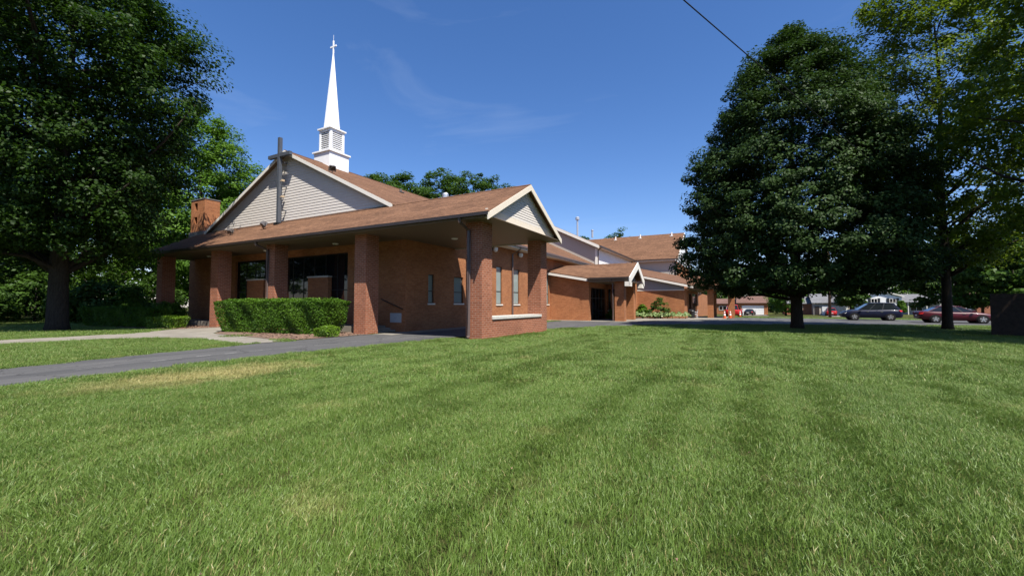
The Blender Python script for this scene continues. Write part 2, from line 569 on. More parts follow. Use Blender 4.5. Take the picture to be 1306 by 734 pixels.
def window(root, axis, c, out, a0, a1, z0, z1, vm=(), hm=(), frame='dark_bronze', pane='glass_dark', sill=None, fw=0.05, recess=0.10, name='window'):
    """c = wall face; frame recessed; each light its own pane"""
    P = (lambda x0, x1, d0, d1, q0, q1: (x0, x1, d0, d1, q0, q1)) if axis == 'x' else (lambda x0, x1, d0, d1, q0, q1: (d0, d1, x0, x1, q0, q1))
    d0, d1 = sorted((c - out * recess, c - out * (recess + 0.06)))
    m = MB()
    av = [a0, *vm, a1]
    zv = [z0, *hm, z1]
    e = 0.002
    m.box(*P(a0 + e, a0 + fw, d0, d1, z0 + e, z1 - e)); m.box(*P(a1 - fw, a1 - e, d0, d1, z0 + e, z1 - e))
    m.box(*P(a0 + fw, a1 - fw, d0, d1, z0 + e, z0 + fw)); m.box(*P(a0 + fw, a1 - fw, d0, d1, z1 - fw, z1 - e))
    for a in vm: m.box(*P(a - fw / 2, a + fw / 2, d0, d1, z0 + fw, z1 - fw))
    for z in hm:
        cuts = [a0 + fw, *[q for a in vm for q in (a - fw / 2, a + fw / 2)], a1 - fw]
        for k in range(0, len(cuts), 2): m.box(*P(cuts[k], cuts[k + 1], d0 + .005, d1 - .005, z - fw / 2, z + fw / 2))
    w = m.build(name, frame, root)
    dm = (d0 + d1) / 2
    for i in range(len(av) - 1):
        for j in range(len(zv) - 1):
            MB().box(*P(av[i] + fw * .4, av[i + 1] - fw * .4, dm - .006, dm + .006, zv[j] + fw * .4, zv[j + 1] - fw * .4)).build('pane', pane, w)
    if sill:
        s0, s1 = sorted((c - out * recess, c + out * 0.06))
        MB().box(*P(a0 - 0.06, a1 + 0.06, s0, s1, z0 - 0.10, z0 - 0.001)).build('sill', sill, w)
    return w

def sheet(name, pts, z, mat, kind='structure'):
    m = MB()
    m.add([(x, y, z) for x, y in pts], [tuple(range(len(pts)))])
    o = m.build(name, mat)
    o['kind'] = kind
    return o

# ------------------------------------------------------------------ ground
DRIVE_L = [(-11.0, -30), (-13.6, -8), (-15.4, 0), (-16.1, 3.2), (-16.9, 6.8), (-17.4, 10.5), (-17.42, 16.0)]
DRIVE_R = [(-7.0, -30), (-9.8, -8), (-12.0, 0), (-12.55, 3), (-12.75, 6), (-12.55, 10), (-12.3, 14), (-12.2, 24.0)]
def terr(y): return 0.0 if y < 58 else -0.9 * min(1.0, (y - 58) / 50)
gm = MB()
gx = [-400, -120, -60, 0, 60, 120, 400]
gy = [-300, -40, 58, 83, 108, 200, 900]
for yy in gy:
    for xx in gx: gm.v.append((xx, yy, terr(yy)))
for j in range(len(gy) - 1):
    for i in range(len(gx) - 1):
        a = j * len(gx) + i
        gm.f.append((a, a + 1, a + 1 + len(gx), a + len(gx)))
g = gm.build('ground', 'lawn_soil'); g['kind'] = 'structure'

drive_pts = DRIVE_R + [(-12.2, 24.0), (-16.2, 24.0), (-16.2, 16.0)] + DRIVE_L[::-1]
dp = DRIVE_R[:-1] + [(-12.2, 24.0), (-16.2, 24.0), (-16.2, 16.4), (-17.42, 16.2)] + DRIVE_L[::-1]
sheet('driveway', dp, 0.008, 'asphalt')
LOT = [(-16.2, 24.0), (-12.2, 24.0), (-10.9, 25.2), (-9.2, 28.8), (-6.6, 33.2), (-2, 37.2), (4, 40.2), (16, 44.6), (40, 50), (46, 58), (-1.2, 58), (-1.2, 51), (-4.4, 47.0), (-8.4, 42), (-8.4, 38.6), (-15.6, 38.6)]
lm = MB()
lm.add([(x, y, 0.008 + (terr(y) if y > 58 else 0)) for x, y in LOT], [tuple(range(len(LOT)))])
lm.add([(-1.2, 58, .008), (46, 58, .008), (60, 80, .012 + terr(80)), (5.5, 80, .012 + terr(80)), (2.0, 68, .010 + terr(68))], [(0, 1, 2, 3, 4)])
lot = lm.build('parking_lot', 'asphalt'); lot['kind'] = 'structure'
# concrete walk from the left, joining the drive and the porch
WALK = [(-31.5, -20), (-28.6, -20), (-26.0, 4), (-25.6, 8.2), (-23.8, 9.9), (-21.5, 10.3), (-18.1, 9.6), (-17.45, 9.5), (-17.45, 11.6), (-20.5, 12.0), (-25.5, 12.6), (-28.3, 14.6), (-28.6, 17.2), (-32.0, 17.2), (-32.0, 13.6), (-29.6, 10.4), (-29.2, 5.5)]
flat('seam_grey', (0.27, 0.265, 0.255), 0.95, 0.1, var=0.35, scale=3)
sm_ = MB()
cl = []
for k in range(60):
    y = -8 + k * .4
    xl = np.interp(y, [p[1] for p in DRIVE_L], [p[0] for p in DRIVE_L]); xr_ = np.interp(y, [p[1] for p in DRIVE_R], [p[0] for p in DRIVE_R])
    cl.append((xl * .46 + xr_ * .54 + random.gauss(0, .018), y))
for (xa, ya), (xb, yb) in zip(cl[:-1], cl[1:]):
    w = random.choice((.012, .02, .03, .0))
    if w: sm_.add([(xa - w, ya, .012), (xa + w, ya, .012), (xb + w, yb, .012), (xb - w, yb, .012)], [(0, 1, 2, 3)])
so_ = sm_.build('drive_seam', 'seam_grey'); so_['kind'] = 'structure'
sheet('footpath', WALK, 0.012, 'concrete')
sheet('mulch_bed', [(-28.2, 14.7), (-25.4, 12.65), (-20.4, 12.05), (-18.4, 11.9), (-17.5, 13.0), (-17.5, 16.2), (-18.6, 17.2), (-28.5, 17.2)], 0.016, 'mulch')
sheet('mulch_bed', [(-43, 12.0), (-36, 12.4), (-32.1, 13.7), (-32.1, 17.2), (-43, 17.2)], 0.016, 'mulch')
# walks against the building
sheet('pavement', [(-17.3, 18.7), (-17.3, 16.3), (-15.9, 16.3), (-15.9, 24.0), (-15.9, 38.5), (-8.3, 38.5), (-8.3, 42.2), (-4.3, 47.2), (-1.3, 51.0), (-1.3, 62), (-5.5, 62), (-5.5, 51.9), (-11.2, 51.9), (-13, 46), (-13, 40), (-17.2, 40)], 0.020, 'concrete')
chips = MB()
for _ in range(2600):
    if random.random() < .6:
        x, y = random.uniform(-27.5, -17.6), random.uniform(12.1, 16)
        if y < 12.05 + max(0, (-20.4 - x)) * .33 + .1: continue
    else:
        x, y = random.uniform(-40, -32.3), random.uniform(13.2, 16.5)
    a, l, w = random.uniform(0, 6.28), random.uniform(.03, .09), random.uniform(.012, .03)
    c, s = math.cos(a), math.sin(a)
    z = 0.018
    t = random.uniform(0.0, .04)
    chips.add([(x - c * l + s * w, y - s * l - c * w, z), (x + c * l + s * w, y + s * l - c * w, z + t), (x + c * l - s * w, y + s * l + c * w, z + t + .01), (x - c * l - s * w, y - s * l + c * w, z + .012)], [(0, 1, 2, 3)])
co = chips.build('mulch_chips', 'mulch_chip'); tag(co, 'reddish brown wood chips strewn on the planting beds', 'mulch', kind='stuff')

# ------------------------------------------------------------------ church
CH = thing('church', 'brick church with tan gable, white steeple, brown shingle roofs and columned porch', 'church', (-26, 18, 0), world=True)
RX, RZ, NS = -29.8, 13.15, 0.485           # nave ridge
SOF = 5.42
# --- brick columns of the porch and the porte-cochere
for x0, x1 in ((-11.2, -10.32), (-18.6, -17.72), (-26.7, -25.82), (-33.28, -32.36), (-41.35, -40.45)):
    MB().box(x0, x1, 16.2, 17.1, -0.05, SOF).build('column', 'brick_red', CH)
MB().box(-11.2, -10.32, 22.70, 23.52, -0.05, SOF).build('column', 'brick_red', CH)
lw = MB().box(-11.0, -10.323, 17.1, 22.70, -0.05, 0.88).build('low_wall', 'brick_red', CH)
MB().box(-11.06, -10.27, 17.105, 22.695, 0.883, 1.03).build('cap_stone', 'limestone', lw, bevel=0.012)
# --- porch floor and steps
MB().box(-41.5, -18.75, 16.92, 18.69, -0.05, 0.35).build('porch_floor', 'concrete', CH)
MB().box(-18.748, -18.35, 17.30, 18.69, -0.05, 0.235).build('step', 'concrete', CH)
MB().box(-18.348, -17.95, 17.30, 18.69, -0.05, 0.12).build('step', 'concrete', CH)
# --- front wall with glazing
FW = 18.7
openings = [(-34.8, -30.0, 0.36, 4.95), (-29.0, -22.1, 0.36, 4.95)]
wallgrid('x', FW, FW + 0.35, -41.0, -17.2, -0.05, SOF, openings).build('wall', 'brick_orange', CH)
for a0, a1, z0, z1 in openings:
    n = int(round((a1 - a0) / 1.15))
    vm = [a0 + (a1 - a0) * k / n for k in range(1, n)]
    window(CH, 'x', FW, -1, a0, a1, z0, z1, vm, (2.55,), 'black_metal', 'glass_dark', fw=0.06, recess=0.16, name='window_wall')
for a0, a1 in ((-25.85, -23.8), (-33.0, -30.9)):
    p = MB().box(a0, a1, FW - .12, FW + .155, 0.352, 3.40).build('brick_panel', 'brick_orange', CH)
    MB().box(a0 - .05, a1 + .05, FW - .17, FW + .155, 3.402, 3.50).build('cap_stone', 'limestone', p)
MB().box(-41.0, -40.7, FW + .352, 24.0, -0.05, SOF).build('wall', 'brick_orange', CH)
MB().box(-18.36, -17.49, FW - .03, FW - .001, 0.54, 1.09).build('corner_stone', 'plaque_stone', CH)
hr = MB().tube([(-19.05, FW - .10, 1.93), (-17.3, FW - .10, 1.32)], 0.028, 8)
hr.tube([(-18.9, FW - .10, 1.86), (-18.9, FW + .01, 1.83)], 0.014, 6).tube([(-17.5, FW - .10, 1.37), (-17.5, FW + .01, 1.34)], 0.014, 6)
hr.build('handrail', 'black_metal', CH)
# --- porch roof (ridge along X)
PE0, PE1, PR, PZ, PZE = 15.38, 23.62, 19.52, 7.82, 5.62
PXL, PXR = -42.25, -9.45
MB().box(PXL + .1, PXR - .02, PE0 + .08, PE1 - .08, SOF + .001, SOF + .03).build('soffit', 'soffit_tan', CH)
def slab(pts, th=0.10): return MB().prism([(x, y, z - th) for x, y, z in pts], (0, 0, th))
pr = MB()
pr.prism([(PXL, PE0, PZE), (PXL, PR, PZ), (PXL, PE1, PZE), (PXL, PE1, PZE - .09), (PXL, PR, PZ - .10), (PXL, PE0, PZE - .09)], (PXR - PXL, 0, 0))
proof = pr.build('roof', 'shingle_brown', CH)
MB().prism([(PXL - .02, PR - .17, PZ - .067), (PXL - .02, PR, PZ + .025), (PXL - .02, PR + .17, PZ - .067)], (PXR - PXL + .03, 0, 0)).build('ridge_cap', 'shingle_brown', proof)
MB().box(PXL + .02, PXR + .03, PE0 - .13, PE0 + .02, PZE - .15, PZE - .005).build('gutter', 'dark_bronze', CH)
MB().box(PXL + .02, PXR - .02, PE0 + .03, PE0 + .08, SOF - .03, PZE - .11).build('fascia', 'soffit_tan', CH)
MB().box(PXL + .02, PXR - .02, PE1 - .08, PE1 - .03, SOF - .06, PZE - .11).build('fascia', 'trim_cream', CH)
sl_ = (PZ - PZE) / (PR - PE0)
for sgn, ye in ((-1, PE0), (1, PE1)):
    # rake boards both ends
    for X0, X1 in ((PXR - .005, PXR + .04), (PXL - .04, PXL + .005)):
        MB().prism([(X0, ye + sgn * .12, PZE - sl_ * .12 - .02), (X0, PR, PZ - .02), (X0, PR, PZ - .31), (X0, ye + sgn * .12, PZE - sl_ * .12 - .31)], (X1 - X0, 0, 0)).build('rake_board', 'trim_cream', CH)
GX = PXR - .30
# gable end, frieze then boards
MB().box(GX - .10, GX, PE0 + .35, PE1 - .35, SOF + .032, 5.86).build('frieze', 'trim_cream', CH)
def lim_portico(z):
    h = max(0.0, (PZ - .14 - z) / sl_)
    return (PR - h, PR + h)
siding(CH, 'y', GX - .02, 1, 5.862, 7.66, 0.128, lim_portico, 'siding_cream')
MB().prism([(GX - .12, PE0 + .6, 5.75), (GX - .12, PE1 - .6, 5.75), (GX - .12, PR, PZ - .2)], (.08, 0, 0)).build('gable_backing', 'siding_tan', CH)
MB().box(GX - .02, PXR - .01, PE0 + .06, PE0 + .36, SOF - .02, SOF + .0).build('eave_return', 'trim_cream', CH)
# --- nave
GY = 19.62
def nave_z(x): return RZ - NS * abs(x - RX)
XE0, XE1, NY0, NY1 = -43.25, -16.35, 19.25, 56.35
nr = MB()
ze = nave_z(XE1)
nr.prism([(XE0, NY0, ze), (RX, NY0, RZ), (XE1, NY0, ze), (XE1, NY0, ze - .10), (RX, NY0, RZ - .11), (XE0, NY0, ze - .10)], (0, NY1 - NY0, 0))
nroof = nr.build('roof', 'shingle_brown', CH, swap=True)
MB().prism([(RX - .17, NY0 - .01, RZ - .057), (RX, NY0 - .01, RZ + .025), (RX + .17, NY0 - .01, RZ - .057)], (0, NY1 - NY0, 0)).build('ridge_cap', 'shingle_brown', nroof, swap=True)
for s in (-1, 1):
    xe = RX + s * 10.95
    MB().prism([(xe, NY0 - .04, nave_z(xe) - .02), (RX, NY0 - .04, RZ - .02), (RX, NY0 - .04, RZ - .27), (xe, NY0 - .04, nave_z(xe) - .27)], (0, .045, 0)).build('rake_board', 'trim_white', CH)
    MB().prism([(xe, NY0 + .01, nave_z(xe) - .13), (RX, NY0 + .01, RZ - .13), (RX, NY0 + .01, RZ - .16), (xe, NY0 + .01, nave_z(xe) - .16)], (0, GY - NY0, 0)).build('rake_soffit', 'soffit_tan', CH)
def lim_nave(z):
    h = max(0.0, (RZ - .17 - z) / NS)
    return (max(RX - h, -42.3), min(RX + h, -17.3))
siding(CH, 'x', GY, -1, 7.70, 12.95, 0.205, lim_nave, 'siding_cream')
MB().prism([(-42.3, GY + .03, 5.5), (-17.25, GY + .03, 5.5), (-17.25, GY + .03, nave_z(-17.25) - .13), (RX, GY + .03, RZ - .13), (-42.3, GY + .03, nave_z(-42.3) - .13)], (0, .12, 0)).build('gable_backing', 'siding_tan', CH)
MB().box(-40.2, -18.9, GY - .34, GY - .03, 7.62, 7.735).build('flashing', 'dark_bronze', CH)
# side wall with windows
sw = [(20.75, 21.32, 1.68, 3.5), (23.45, 24.55, 1.68, 3.5), (29.15, 30.1, 1.62, 4.68), (32.1, 33.2, 1.62, 4.68), (39.05, 39.75, 1.62, 4.68)]
wallgrid('y', -17.5, -17.2, FW + .352, 56.0, -0.05, 6.30, sw).build('wall', 'brick_orange', CH)
for i, (a0, a1, z0, z1) in enumerate(sw):
    window(CH, 'y', -17.2, 1, a0, a1, z0, z1, (), (z0 + (z1 - z0) * (.42 if i < 2 else .34),), 'dark_bronze', 'glass_blind', 'trim_white', fw=0.055)
MB().box(-17.19, XE1 + .02, 24.3, 56.0, 6.30, 6.34).build('soffit', 'trim_cream', CH)
MB().box(XE1 - .04, XE1 + .0, 24.3, 56.0, 6.36, ze - .105).build('fascia', 'trim_white', CH)
MB().box(XE1 + .003, XE1 + .14, 24.3, 56.0, ze - .17, ze - .02).build('gutter', 'downspout_brown', CH)
MB().box(-42.6, -42.3, FW + 5.3, 56.0, -0.05, 6.4).build('wall', 'brick_orange', CH)
MB().box(XE0 - .05, -42.6, 24.3, 56.0, 6.30, 6.34).build('soffit', 'trim_cream', CH)
# downspouts
def downspout(pts, w=.055):
    MB().tube(pts, w, 4).build('downspout', 'downspout_brown', CH)
downspout([(-10.98, PE0 - .05, 5.5), (-10.98, PE0 - .02, 5.30), (-10.98, 16.11, 5.02), (-10.98, 16.11, .16), (-10.98, 15.95, .08)], .085)
downspout([(-26.42, PE0 - .05, 5.5), (-26.42, PE0 - .02, 5.30), (-26.42, 16.11, 5.05), (-26.42, 16.11, .16), (-26.42, 15.95, .08)], .085)
downspout([(XE1 + .07, 31.75, 6.5), (XE1 + .04, 31.75, 6.3), (-17.10, 31.75, 5.9), (-17.10, 31.75, .1)], .08)
# --- wall cross on the gable
cx_, cy_ = -29.95, 19.02
cr = MB().box(cx_ - .12, cx_ + .12, cy_ - .12, cy_ + .12, 7.45, 14.02)
cross = cr.build('gable_cross', 'cross_steel', CH, bevel=0.01)
MB().box(cx_ - 1.28, cx_ - .122, cy_ - .118, cy_ + .118, 12.55, 12.80).build('cross_arm', 'cross_steel', cross)
MB().box(cx_ + .122, cx_ + 1.28, cy_ - .118, cy_ + .118, 12.55, 12.80).build('cross_arm', 'cross_steel', cross)
for zz in (8.6, 10.4, 12.2):
    MB().box(cx_ - .04, cx_ + .04, cy_ + .12, GY - .02, zz, zz + .08).build('bracket', 'cross_steel', cross)
MB().box(cx_ - .24, cx_ + .24, cy_ - .24, cy_ + .24, 7.46, 7.62).build('base_plate', 'black_metal', cross)
# --- chimney
cm = wallgrid('x', 19.35, 20.6, -43.3, -41.05, -0.05, 10.85, [(-42.75, -42.2, 9.95, 10.6), (-42.75, -42.2, 8.75, 9.35)])
chim = cm.build('chimney', 'brick_orange', CH)
MB().box(-43.34, -41.01, 19.31, 20.64, 10.852, 10.93).build('cap', 'flashing', chim)
MB().box(-42.9, -42.05, 20.2, 20.3, 8.6, 10.7).build('flue_back', 'dark_void', chim)
MB().box(-43.4, -40.95, 19.25, 20.7, 7.55, 8.0).build('flashing', 'flashing', chim)
# --- steeple on the ridge
SY = 23.4
sb = MB().box(RX - .95, RX + .95, SY - .95, SY + .95, 12.3, 14.0)
st = sb.build('steeple', 'steeple_white', CH)
MB().box(RX - 1.06, RX + 1.06, SY - 1.06, SY + 1.06, 14.0, 14.12).build('ledge', 'steeple_white', st)
bf = MB()
for dx in (-1, 1):
    for dy in (-1, 1):
        bf.box(*sorted((RX + dx * .69, RX + dx * .50)), *sorted((SY + dy * .69, SY + dy * .50)), 14.12, 16.02)
for a, b in ((14.12, 14.32), (15.82, 16.02)):
    bf.box(RX - .688, RX + .688, SY - .688, SY + .688, a, b)
bf.build('belfry', 'steeple_white', st)
MB().box(RX - .40, RX + .40, SY - .40, SY + .40, 14.32, 15.82).build('louvre_back', 'siding_tan', st)
for k in range(9):
    z = 14.36 + k * .162
    for axis in 'xy':
        for s in (-1, 1):
            if axis == 'x':
                pts = [(RX - .498, SY + s * .50, z + .12), (RX - .498, SY + s * .66, z), (RX - .498, SY + s * .66, z + .055), (RX - .498, SY + s * .50, z + .175)]
                MB().prism(pts, (.996, 0, 0)).build('louvre_slat', 'steeple_white', st)
            else:
                pts = [(RX + s * .50, SY - .498, z + .12), (RX + s * .66, SY - .498, z), (RX + s * .66, SY - .498, z + .055), (RX + s * .50, SY - .498, z + .175)]
                MB().prism(pts, (0, .996, 0)).build('louvre_slat', 'steeple_white', st)
MB().box(RX - .80, RX + .80, SY - .80, SY + .80, 16.022, 16.13).build('ledge', 'steeple_white', st)
MB().lathe([(.68, 16.131), (.66, 16.25), (.05, 22.75)], (RX, SY, 0), 8, phase=rad(22.5)).build('spire', 'steeple_white', st)
MB().box(RX - .05, RX + .05, SY - .04, SY + .04, 22.75, 23.85).box(RX - .36, RX - .051, SY - .04, SY + .04, 23.28, 23.40).box(RX + .051, RX + .36, SY - .04, SY + .04, 23.28, 23.40).tube([(RX, SY, 23.85), (RX, SY, 24.35)], .012, 5).build('spire_cross', 'steeple_white', st)
# --- roof vents
MB().lathe([(.22, 7.35), (.20, 7.40), (.14, 7.45), (.14, 8.0), (.20, 8.02), (.20, 8.45), (.16, 8.55), (.02, 8.58)], (-16.55, 21.6, .2), 14).build('vent_stack', 'galvanised', CH, smooth=False)
MB().lathe([(.12, 11.7), (.10, 12.1), (.10, 12.12)], (-27.0, 28.6, 0), 10).box(-27.25, -26.75, 28.35, 28.85, 11.75, 11.82).build('roof_vent', 'lamp_grey', CH)

# --- entry wing
AY = 40.0
wp = [(-17.198, AY, -0.05), (-13.03, AY, -0.05), (-13.03, AY, 3.95), (-17.198, AY, 4.72)]
MB().prism(wp, (0, .3, 0)).build('wall', 'brick_orange', CH)
er = MB()
def plate(m, pts, th=.1):
    m.prism([(x, y, z - th) for x, y, z in pts], (0, 0, th))
plate(er, [(-17.25, 39.45, 4.98), (-13.0, 39.45, 4.20), (-13.0, 43.0, 5.80)])
plate(er, [(-17.25, 39.45, 4.98), (-13.0, 43.0, 5.80), (-17.25, 43.0, 5.80)])
plate(er, [(-13.0, 39.45, 4.20), (-8.95, 39.45, 4.20), (-8.95, 43.0, 5.80), (-13.0, 43.0, 5.80)])
plate(er, [(-17.25, 43.0, 5.80), (-8.95, 43.0, 5.80), (-8.95, 46.55, 4.20), (-17.25, 46.55, 4.20)])
er.build('roof', 'shingle_brown', CH)
MB().prism([(-17.19, 39.40, 4.86), (-13.0, 39.40, 4.09), (-13.0, 39.40, 3.86), (-17.19, 39.40, 4.63)], (0, .05, 0)).build('fascia', 'trim_white', CH)
MB().prism([(-17.19, 39.45, 4.66), (-13.0, 39.45, 3.90), (-13.0, 39.99, 3.90), (-17.19, 39.99, 4.66)], (0, 0, .03)).build('soffit', 'trim_cream', CH)
MB().box(-12.99, -9.0, 39.30, 39.44, 4.02, 4.16).build('gutter', 'dark_bronze', CH)
MB().box(-12.98, -9.1, 39.46, 39.52, 3.78, 4.09).build('fascia', 'soffit_tan', CH)
MB().box(-12.98, -9.2, 39.52, 46.3, 3.80, 3.84).build('soffit', 'soffit_tan', CH)
for s in (-1, 1):
    ye = 43.0 + s * (3.75 if s < 0 else 3.0)
    MB().prism([(-8.955, ye, 4.11), (-8.955, 43.0, 5.80), (-8.955, 43.0, 5.16), (-8.955, ye, 3.48)], (.09, 0, 0)).build('rake_board', 'trim_white', CH)
    MB().box(-9.35, -8.93, *sorted((ye, ye - s * 1.15)), 3.30, 3.72).build('eave_return', 'trim_white', CH)
MB().prism([(-9.75, 39.9, 3.85), (-9.75, 46.1, 3.85), (-9.75, 43.0, 5.35)], (.08, 0, 0)).build('gable_panel', 'siding_grey', CH)
MB().box(-10.47, -9.58, 39.9, 40.75, -0.05, 3.80).build('column', 'brick_orange', CH)
MB().box(-10.60, -9.72, 44.6, 45.45, -0.05, 3.80).build('column', 'brick_orange', CH)
downspout([(-10.7, 39.40, 4.05), (-10.7, 39.42, 3.9), (-10.62, 39.82, 3.6), (-10.62, 39.82, .1)], .07)
# recessed entrance: glass doors face the court, tall lights behind
doorw = wallgrid('y', -13.33, -13.03, 40.302, 46.2, -0.05, 3.80, [(40.6, 45.9, 0.0, 3.3)])
doorw.build('wall', 'brick_orange', CH)
window(CH, 'y', -13.03, 1, 40.6, 45.9, 0.02, 3.3, (41.6, 42.6, 43.6, 44.7), (2.25,), 'black_metal', 'glass_dark', fw=.07, recess=.12, name='entrance_door')
ho = [(-12.85 + k * .42, -12.55 + k * .42, 0.95, 3.3) for k in range(4)]
wallgrid('x', 46.2, 46.5, -13.03, -10.9, -0.05, 3.80, ho).build('wall', 'brick_orange', CH)
for h in ho:
    window(CH, 'x', 46.2, -1, h[0], h[1], h[2], h[3], (), (2.85,), 'black_metal', 'glass_dark', fw=.04, recess=.08, sill='trim_white')
MB().box(-11.2, -10.9, 46.502, 52.0, -0.05, 4.6).build('wall', 'brick_orange', CH)
# --- classroom wing with low sloped roof
BY = 52.0
def r4(x, y): return 5.20 - .232 * (x + 10.6) + .065 * (y - BY)
MB().box(-11.2, -5.6, BY, BY + .3, -0.05, 3.22).build('wall', 'brick_orange', CH)
MB().box(-11.2, -5.58, BY - .03, BY + .27, 3.222, 3.33).build('belt_board', 'trim_white', CH)
m4 = MB()
siding(CH, 'x', BY + .02, -1, 3.332, 5.2, 0.16, lambda z: (-11.2, min(-5.62, -10.6 + (5.20 - .35 - z) / .232)), 'siding_grey', each=False)
MB().prism([(-11.2, BY + .04, 3.3), (-5.62, BY + .04, 3.3), (-5.62, BY + .04, 3.68), (-11.2, BY + .04, 4.9)], (0, .2, 0)).build('gable_backing', 'siding_grey', CH)
q = MB()
plate(q, [(-17.3, BY - .45, r4(-17.3, BY - .45)), (-4.6, BY - .45, r4(-4.6, BY - .45)), (-4.6, 77.5, r4(-4.6, 77.5)), (-17.3, 77.5, r4(-17.3, 77.5))], .12)
q.build('roof', 'shingle_brown', CH)
MB().prism([(-12.0, BY - .50, r4(-12.0, BY) - .12), (-4.6, BY - .50, r4(-4.6, BY) - .12), (-4.6, BY - .50, r4(-4.6, BY) - .36), (-12.0, BY - .50, r4(-12.0, BY) - .36)], (0, .05, 0)).build('rake_board', 'trim_white', CH)
MB().box(-5.55, -4.62, BY - .4, 70, 3.40, 3.44).build('soffit', 'soffit_tan', CH)
MB().box(-4.60, -4.5, BY - .4, 70, 3.62, 3.76).build('gutter', 'dark_bronze', CH)
ow = [(57.0, 60.0, .95, 3.0), (61.5, 68.6, 0.0, 3.1)]
wallgrid('y', -5.9, -5.6, BY + .302, 95, -1.0, 3.40, ow).build('wall', 'brick_orange', CH)
window(CH, 'y', -5.6, 1, *ow[0], (58.5,), (), 'black_metal', 'glass_dark', fw=.08, sill='trim_white')
window(CH, 'y', -5.6, 1, *ow[1], (63, 65, 67), (2.3,), 'black_metal', 'glass_dark', fw=.08, name='entrance_door')
# --- raised block behind the nave
B2 = 56.0
Z2 = 9.30
def b2z(x): return Z2 + .30 + NS * (-16.55 - x)
b2r = MB()
zz2 = b2z(-16.55); zr2 = b2z(RX)
b2r.prism([(-43.05, B2 - .55, zz2), (RX, B2 - .55, zr2), (-16.55, B2 - .55, zz2), (-16.55, B2 - .55, zz2 - .12), (RX, B2 - .55, zr2 - .13), (-43.05, B2 - .55, zz2 - .12)], (0, 36, 0))
b2r.build('roof', 'shingle_brown', CH, swap=True)
for s in (-1, 1):
    xe = RX + s * 13.2
    xx = abs(xe - RX)
    MB().prism([(xe, B2 - .60, zr2 - NS * xx - .03), (RX, B2 - .60, zr2 - .03), (RX, B2 - .60, zr2 - .45), (xe, B2 - .60, zr2 - NS * xx - .45)], (0, .05, 0)).build('rake_board', 'trim_white', CH)
siding(CH, 'x', B2 + .02, -1, 6.3, 15.5, .16, lambda z: (RX - max(0, min(12.6, (zr2 - .15 - z) / NS)), RX + max(0, min(12.6, (zr2 - .15 - z) / NS))), 'siding_tan', each=False)
MB().box(-42.4, -17.25, B2 + .05, B2 + .2, 6.0, 9.4).build('wall_backing', 'siding_tan', CH)
siding(CH, 'y', -17.22, 1, 5.4, 9.35, .16, lambda z: (B2 + .03, 77.5), 'siding_white', each=False)
MB().box(-17.4, -17.235, B2 + .2, 77.5, -.05, 9.4).build('wall', 'brick_orange', CH)
MB().box(-17.33, -17.05, B2 - .06, B2 + .24, 6.2, 9.3).build('corner_board', 'trim_white', CH)
MB().box(-17.2, -16.57, B2 + .3, 77.4, 9.36, 9.40).build('soffit', 'trim_cream', CH)
MB().box(-16.58, -16.53, B2 - .5, 77.3, 9.34, zz2 - .125).build('fascia', 'trim_white', CH)
MB().box(-16.52, -16.38, B2 - .5, 77.3, zz2 - .20, zz2 - .03).build('gutter', 'dark_bronze', CH)
downspout([(-16.5, B2 + .3, 9.4), (-17.0, B2 + .34, 9.0), (-17.0, B2 + .34, 6.3)], .09)
MB().lathe([(.13, 12.0), (.13, 14.5), (.30, 14.52), (.30, 14.85), (.22, 14.95)], (-21.6, 61.0, 0), 12).build('vent_stack', 'galvanised', CH)
MB().lathe([(.16, 12.5), (.16, 13.6), (.22, 13.62), (.2, 13.8)], (-21.0, 66.5, 0), 10).build('vent_stack', 'galvanised', CH)
# --- cross-gabled hall
C3 = 77.5
XR3 = -9.3
MB().prism([(-30, C3 + .6, 5), (XR3 - .35, C3 + .6, 5), (XR3 - .35, C3 + .6, 9.3), (-30, C3 + .6, 9.3)], (0, .3, 0)).build('wall', 'siding_tan', CH)
wallx = MB().prism([(XR3 - .35, C3 + .902, -1), (XR3 - .35, 98, -1), (XR3 - .35, 98, 9.2), (XR3 - .35, C3 + .902, 9.2)], (-.3, 0, 0)).build('wall', 'brick_orange', CH)
siding(CH, 'y', XR3 - .34, 1, 9.2, 15.2, .18, lambda z: (88 - (15.45 - z) / .57, 88 + (15.45 - z) / .57), 'siding_white', each=False)
r3 = MB().prism([(-40, C3, 9.62), (-40, 88, 15.62), (-40, 98.5, 9.62), (-40, 98.5, 9.48), (-40, 88, 15.48), (-40, C3, 9.48)], (40 + XR3, 0, 0))
r3.build('roof', 'shingle_brown', CH)
MB().box(-17, XR3 + .05, C3 - .14, C3 - .005, 9.42, 9.58).build('gutter', 'dark_bronze', CH)
MB().box(-17, XR3 - .02, C3 + .01, C3 + .06, 9.2, 9.48).build('fascia', 'trim_cream', CH)
MB().box(-17, XR3 - .05, C3 + .06, C3 + .6, 9.22, 9.26).build('soffit', 'trim_cream', CH)
for s in (-1, 1):
    MB().prism([(XR3 + .005, 88 + s * 10.4, 9.64), (XR3 + .005, 88, 15.6), (XR3 + .005, 88, 15.1), (XR3 + .005, 88 + s * 10.4, 9.14)], (.05, 0, 0)).build('rake_board', 'trim_white', CH)
downspout([(XR3 - .2, C3 - .05, 9.45), (XR3 - .45, C3 + .5, 9.0), (XR3 - .45, C3 + .5, 5)], .10)
for x in (-22.5, -17.5, -11.5):
    MB().lathe([(.13, 14.6), (.13, 15.7), (.13, 15.72)], (x, 87, 0), 8).box(x - .3, x + .3, 86.7, 87.3, 14.9, 15.02).build('roof_vent', 'lamp_white', CH)
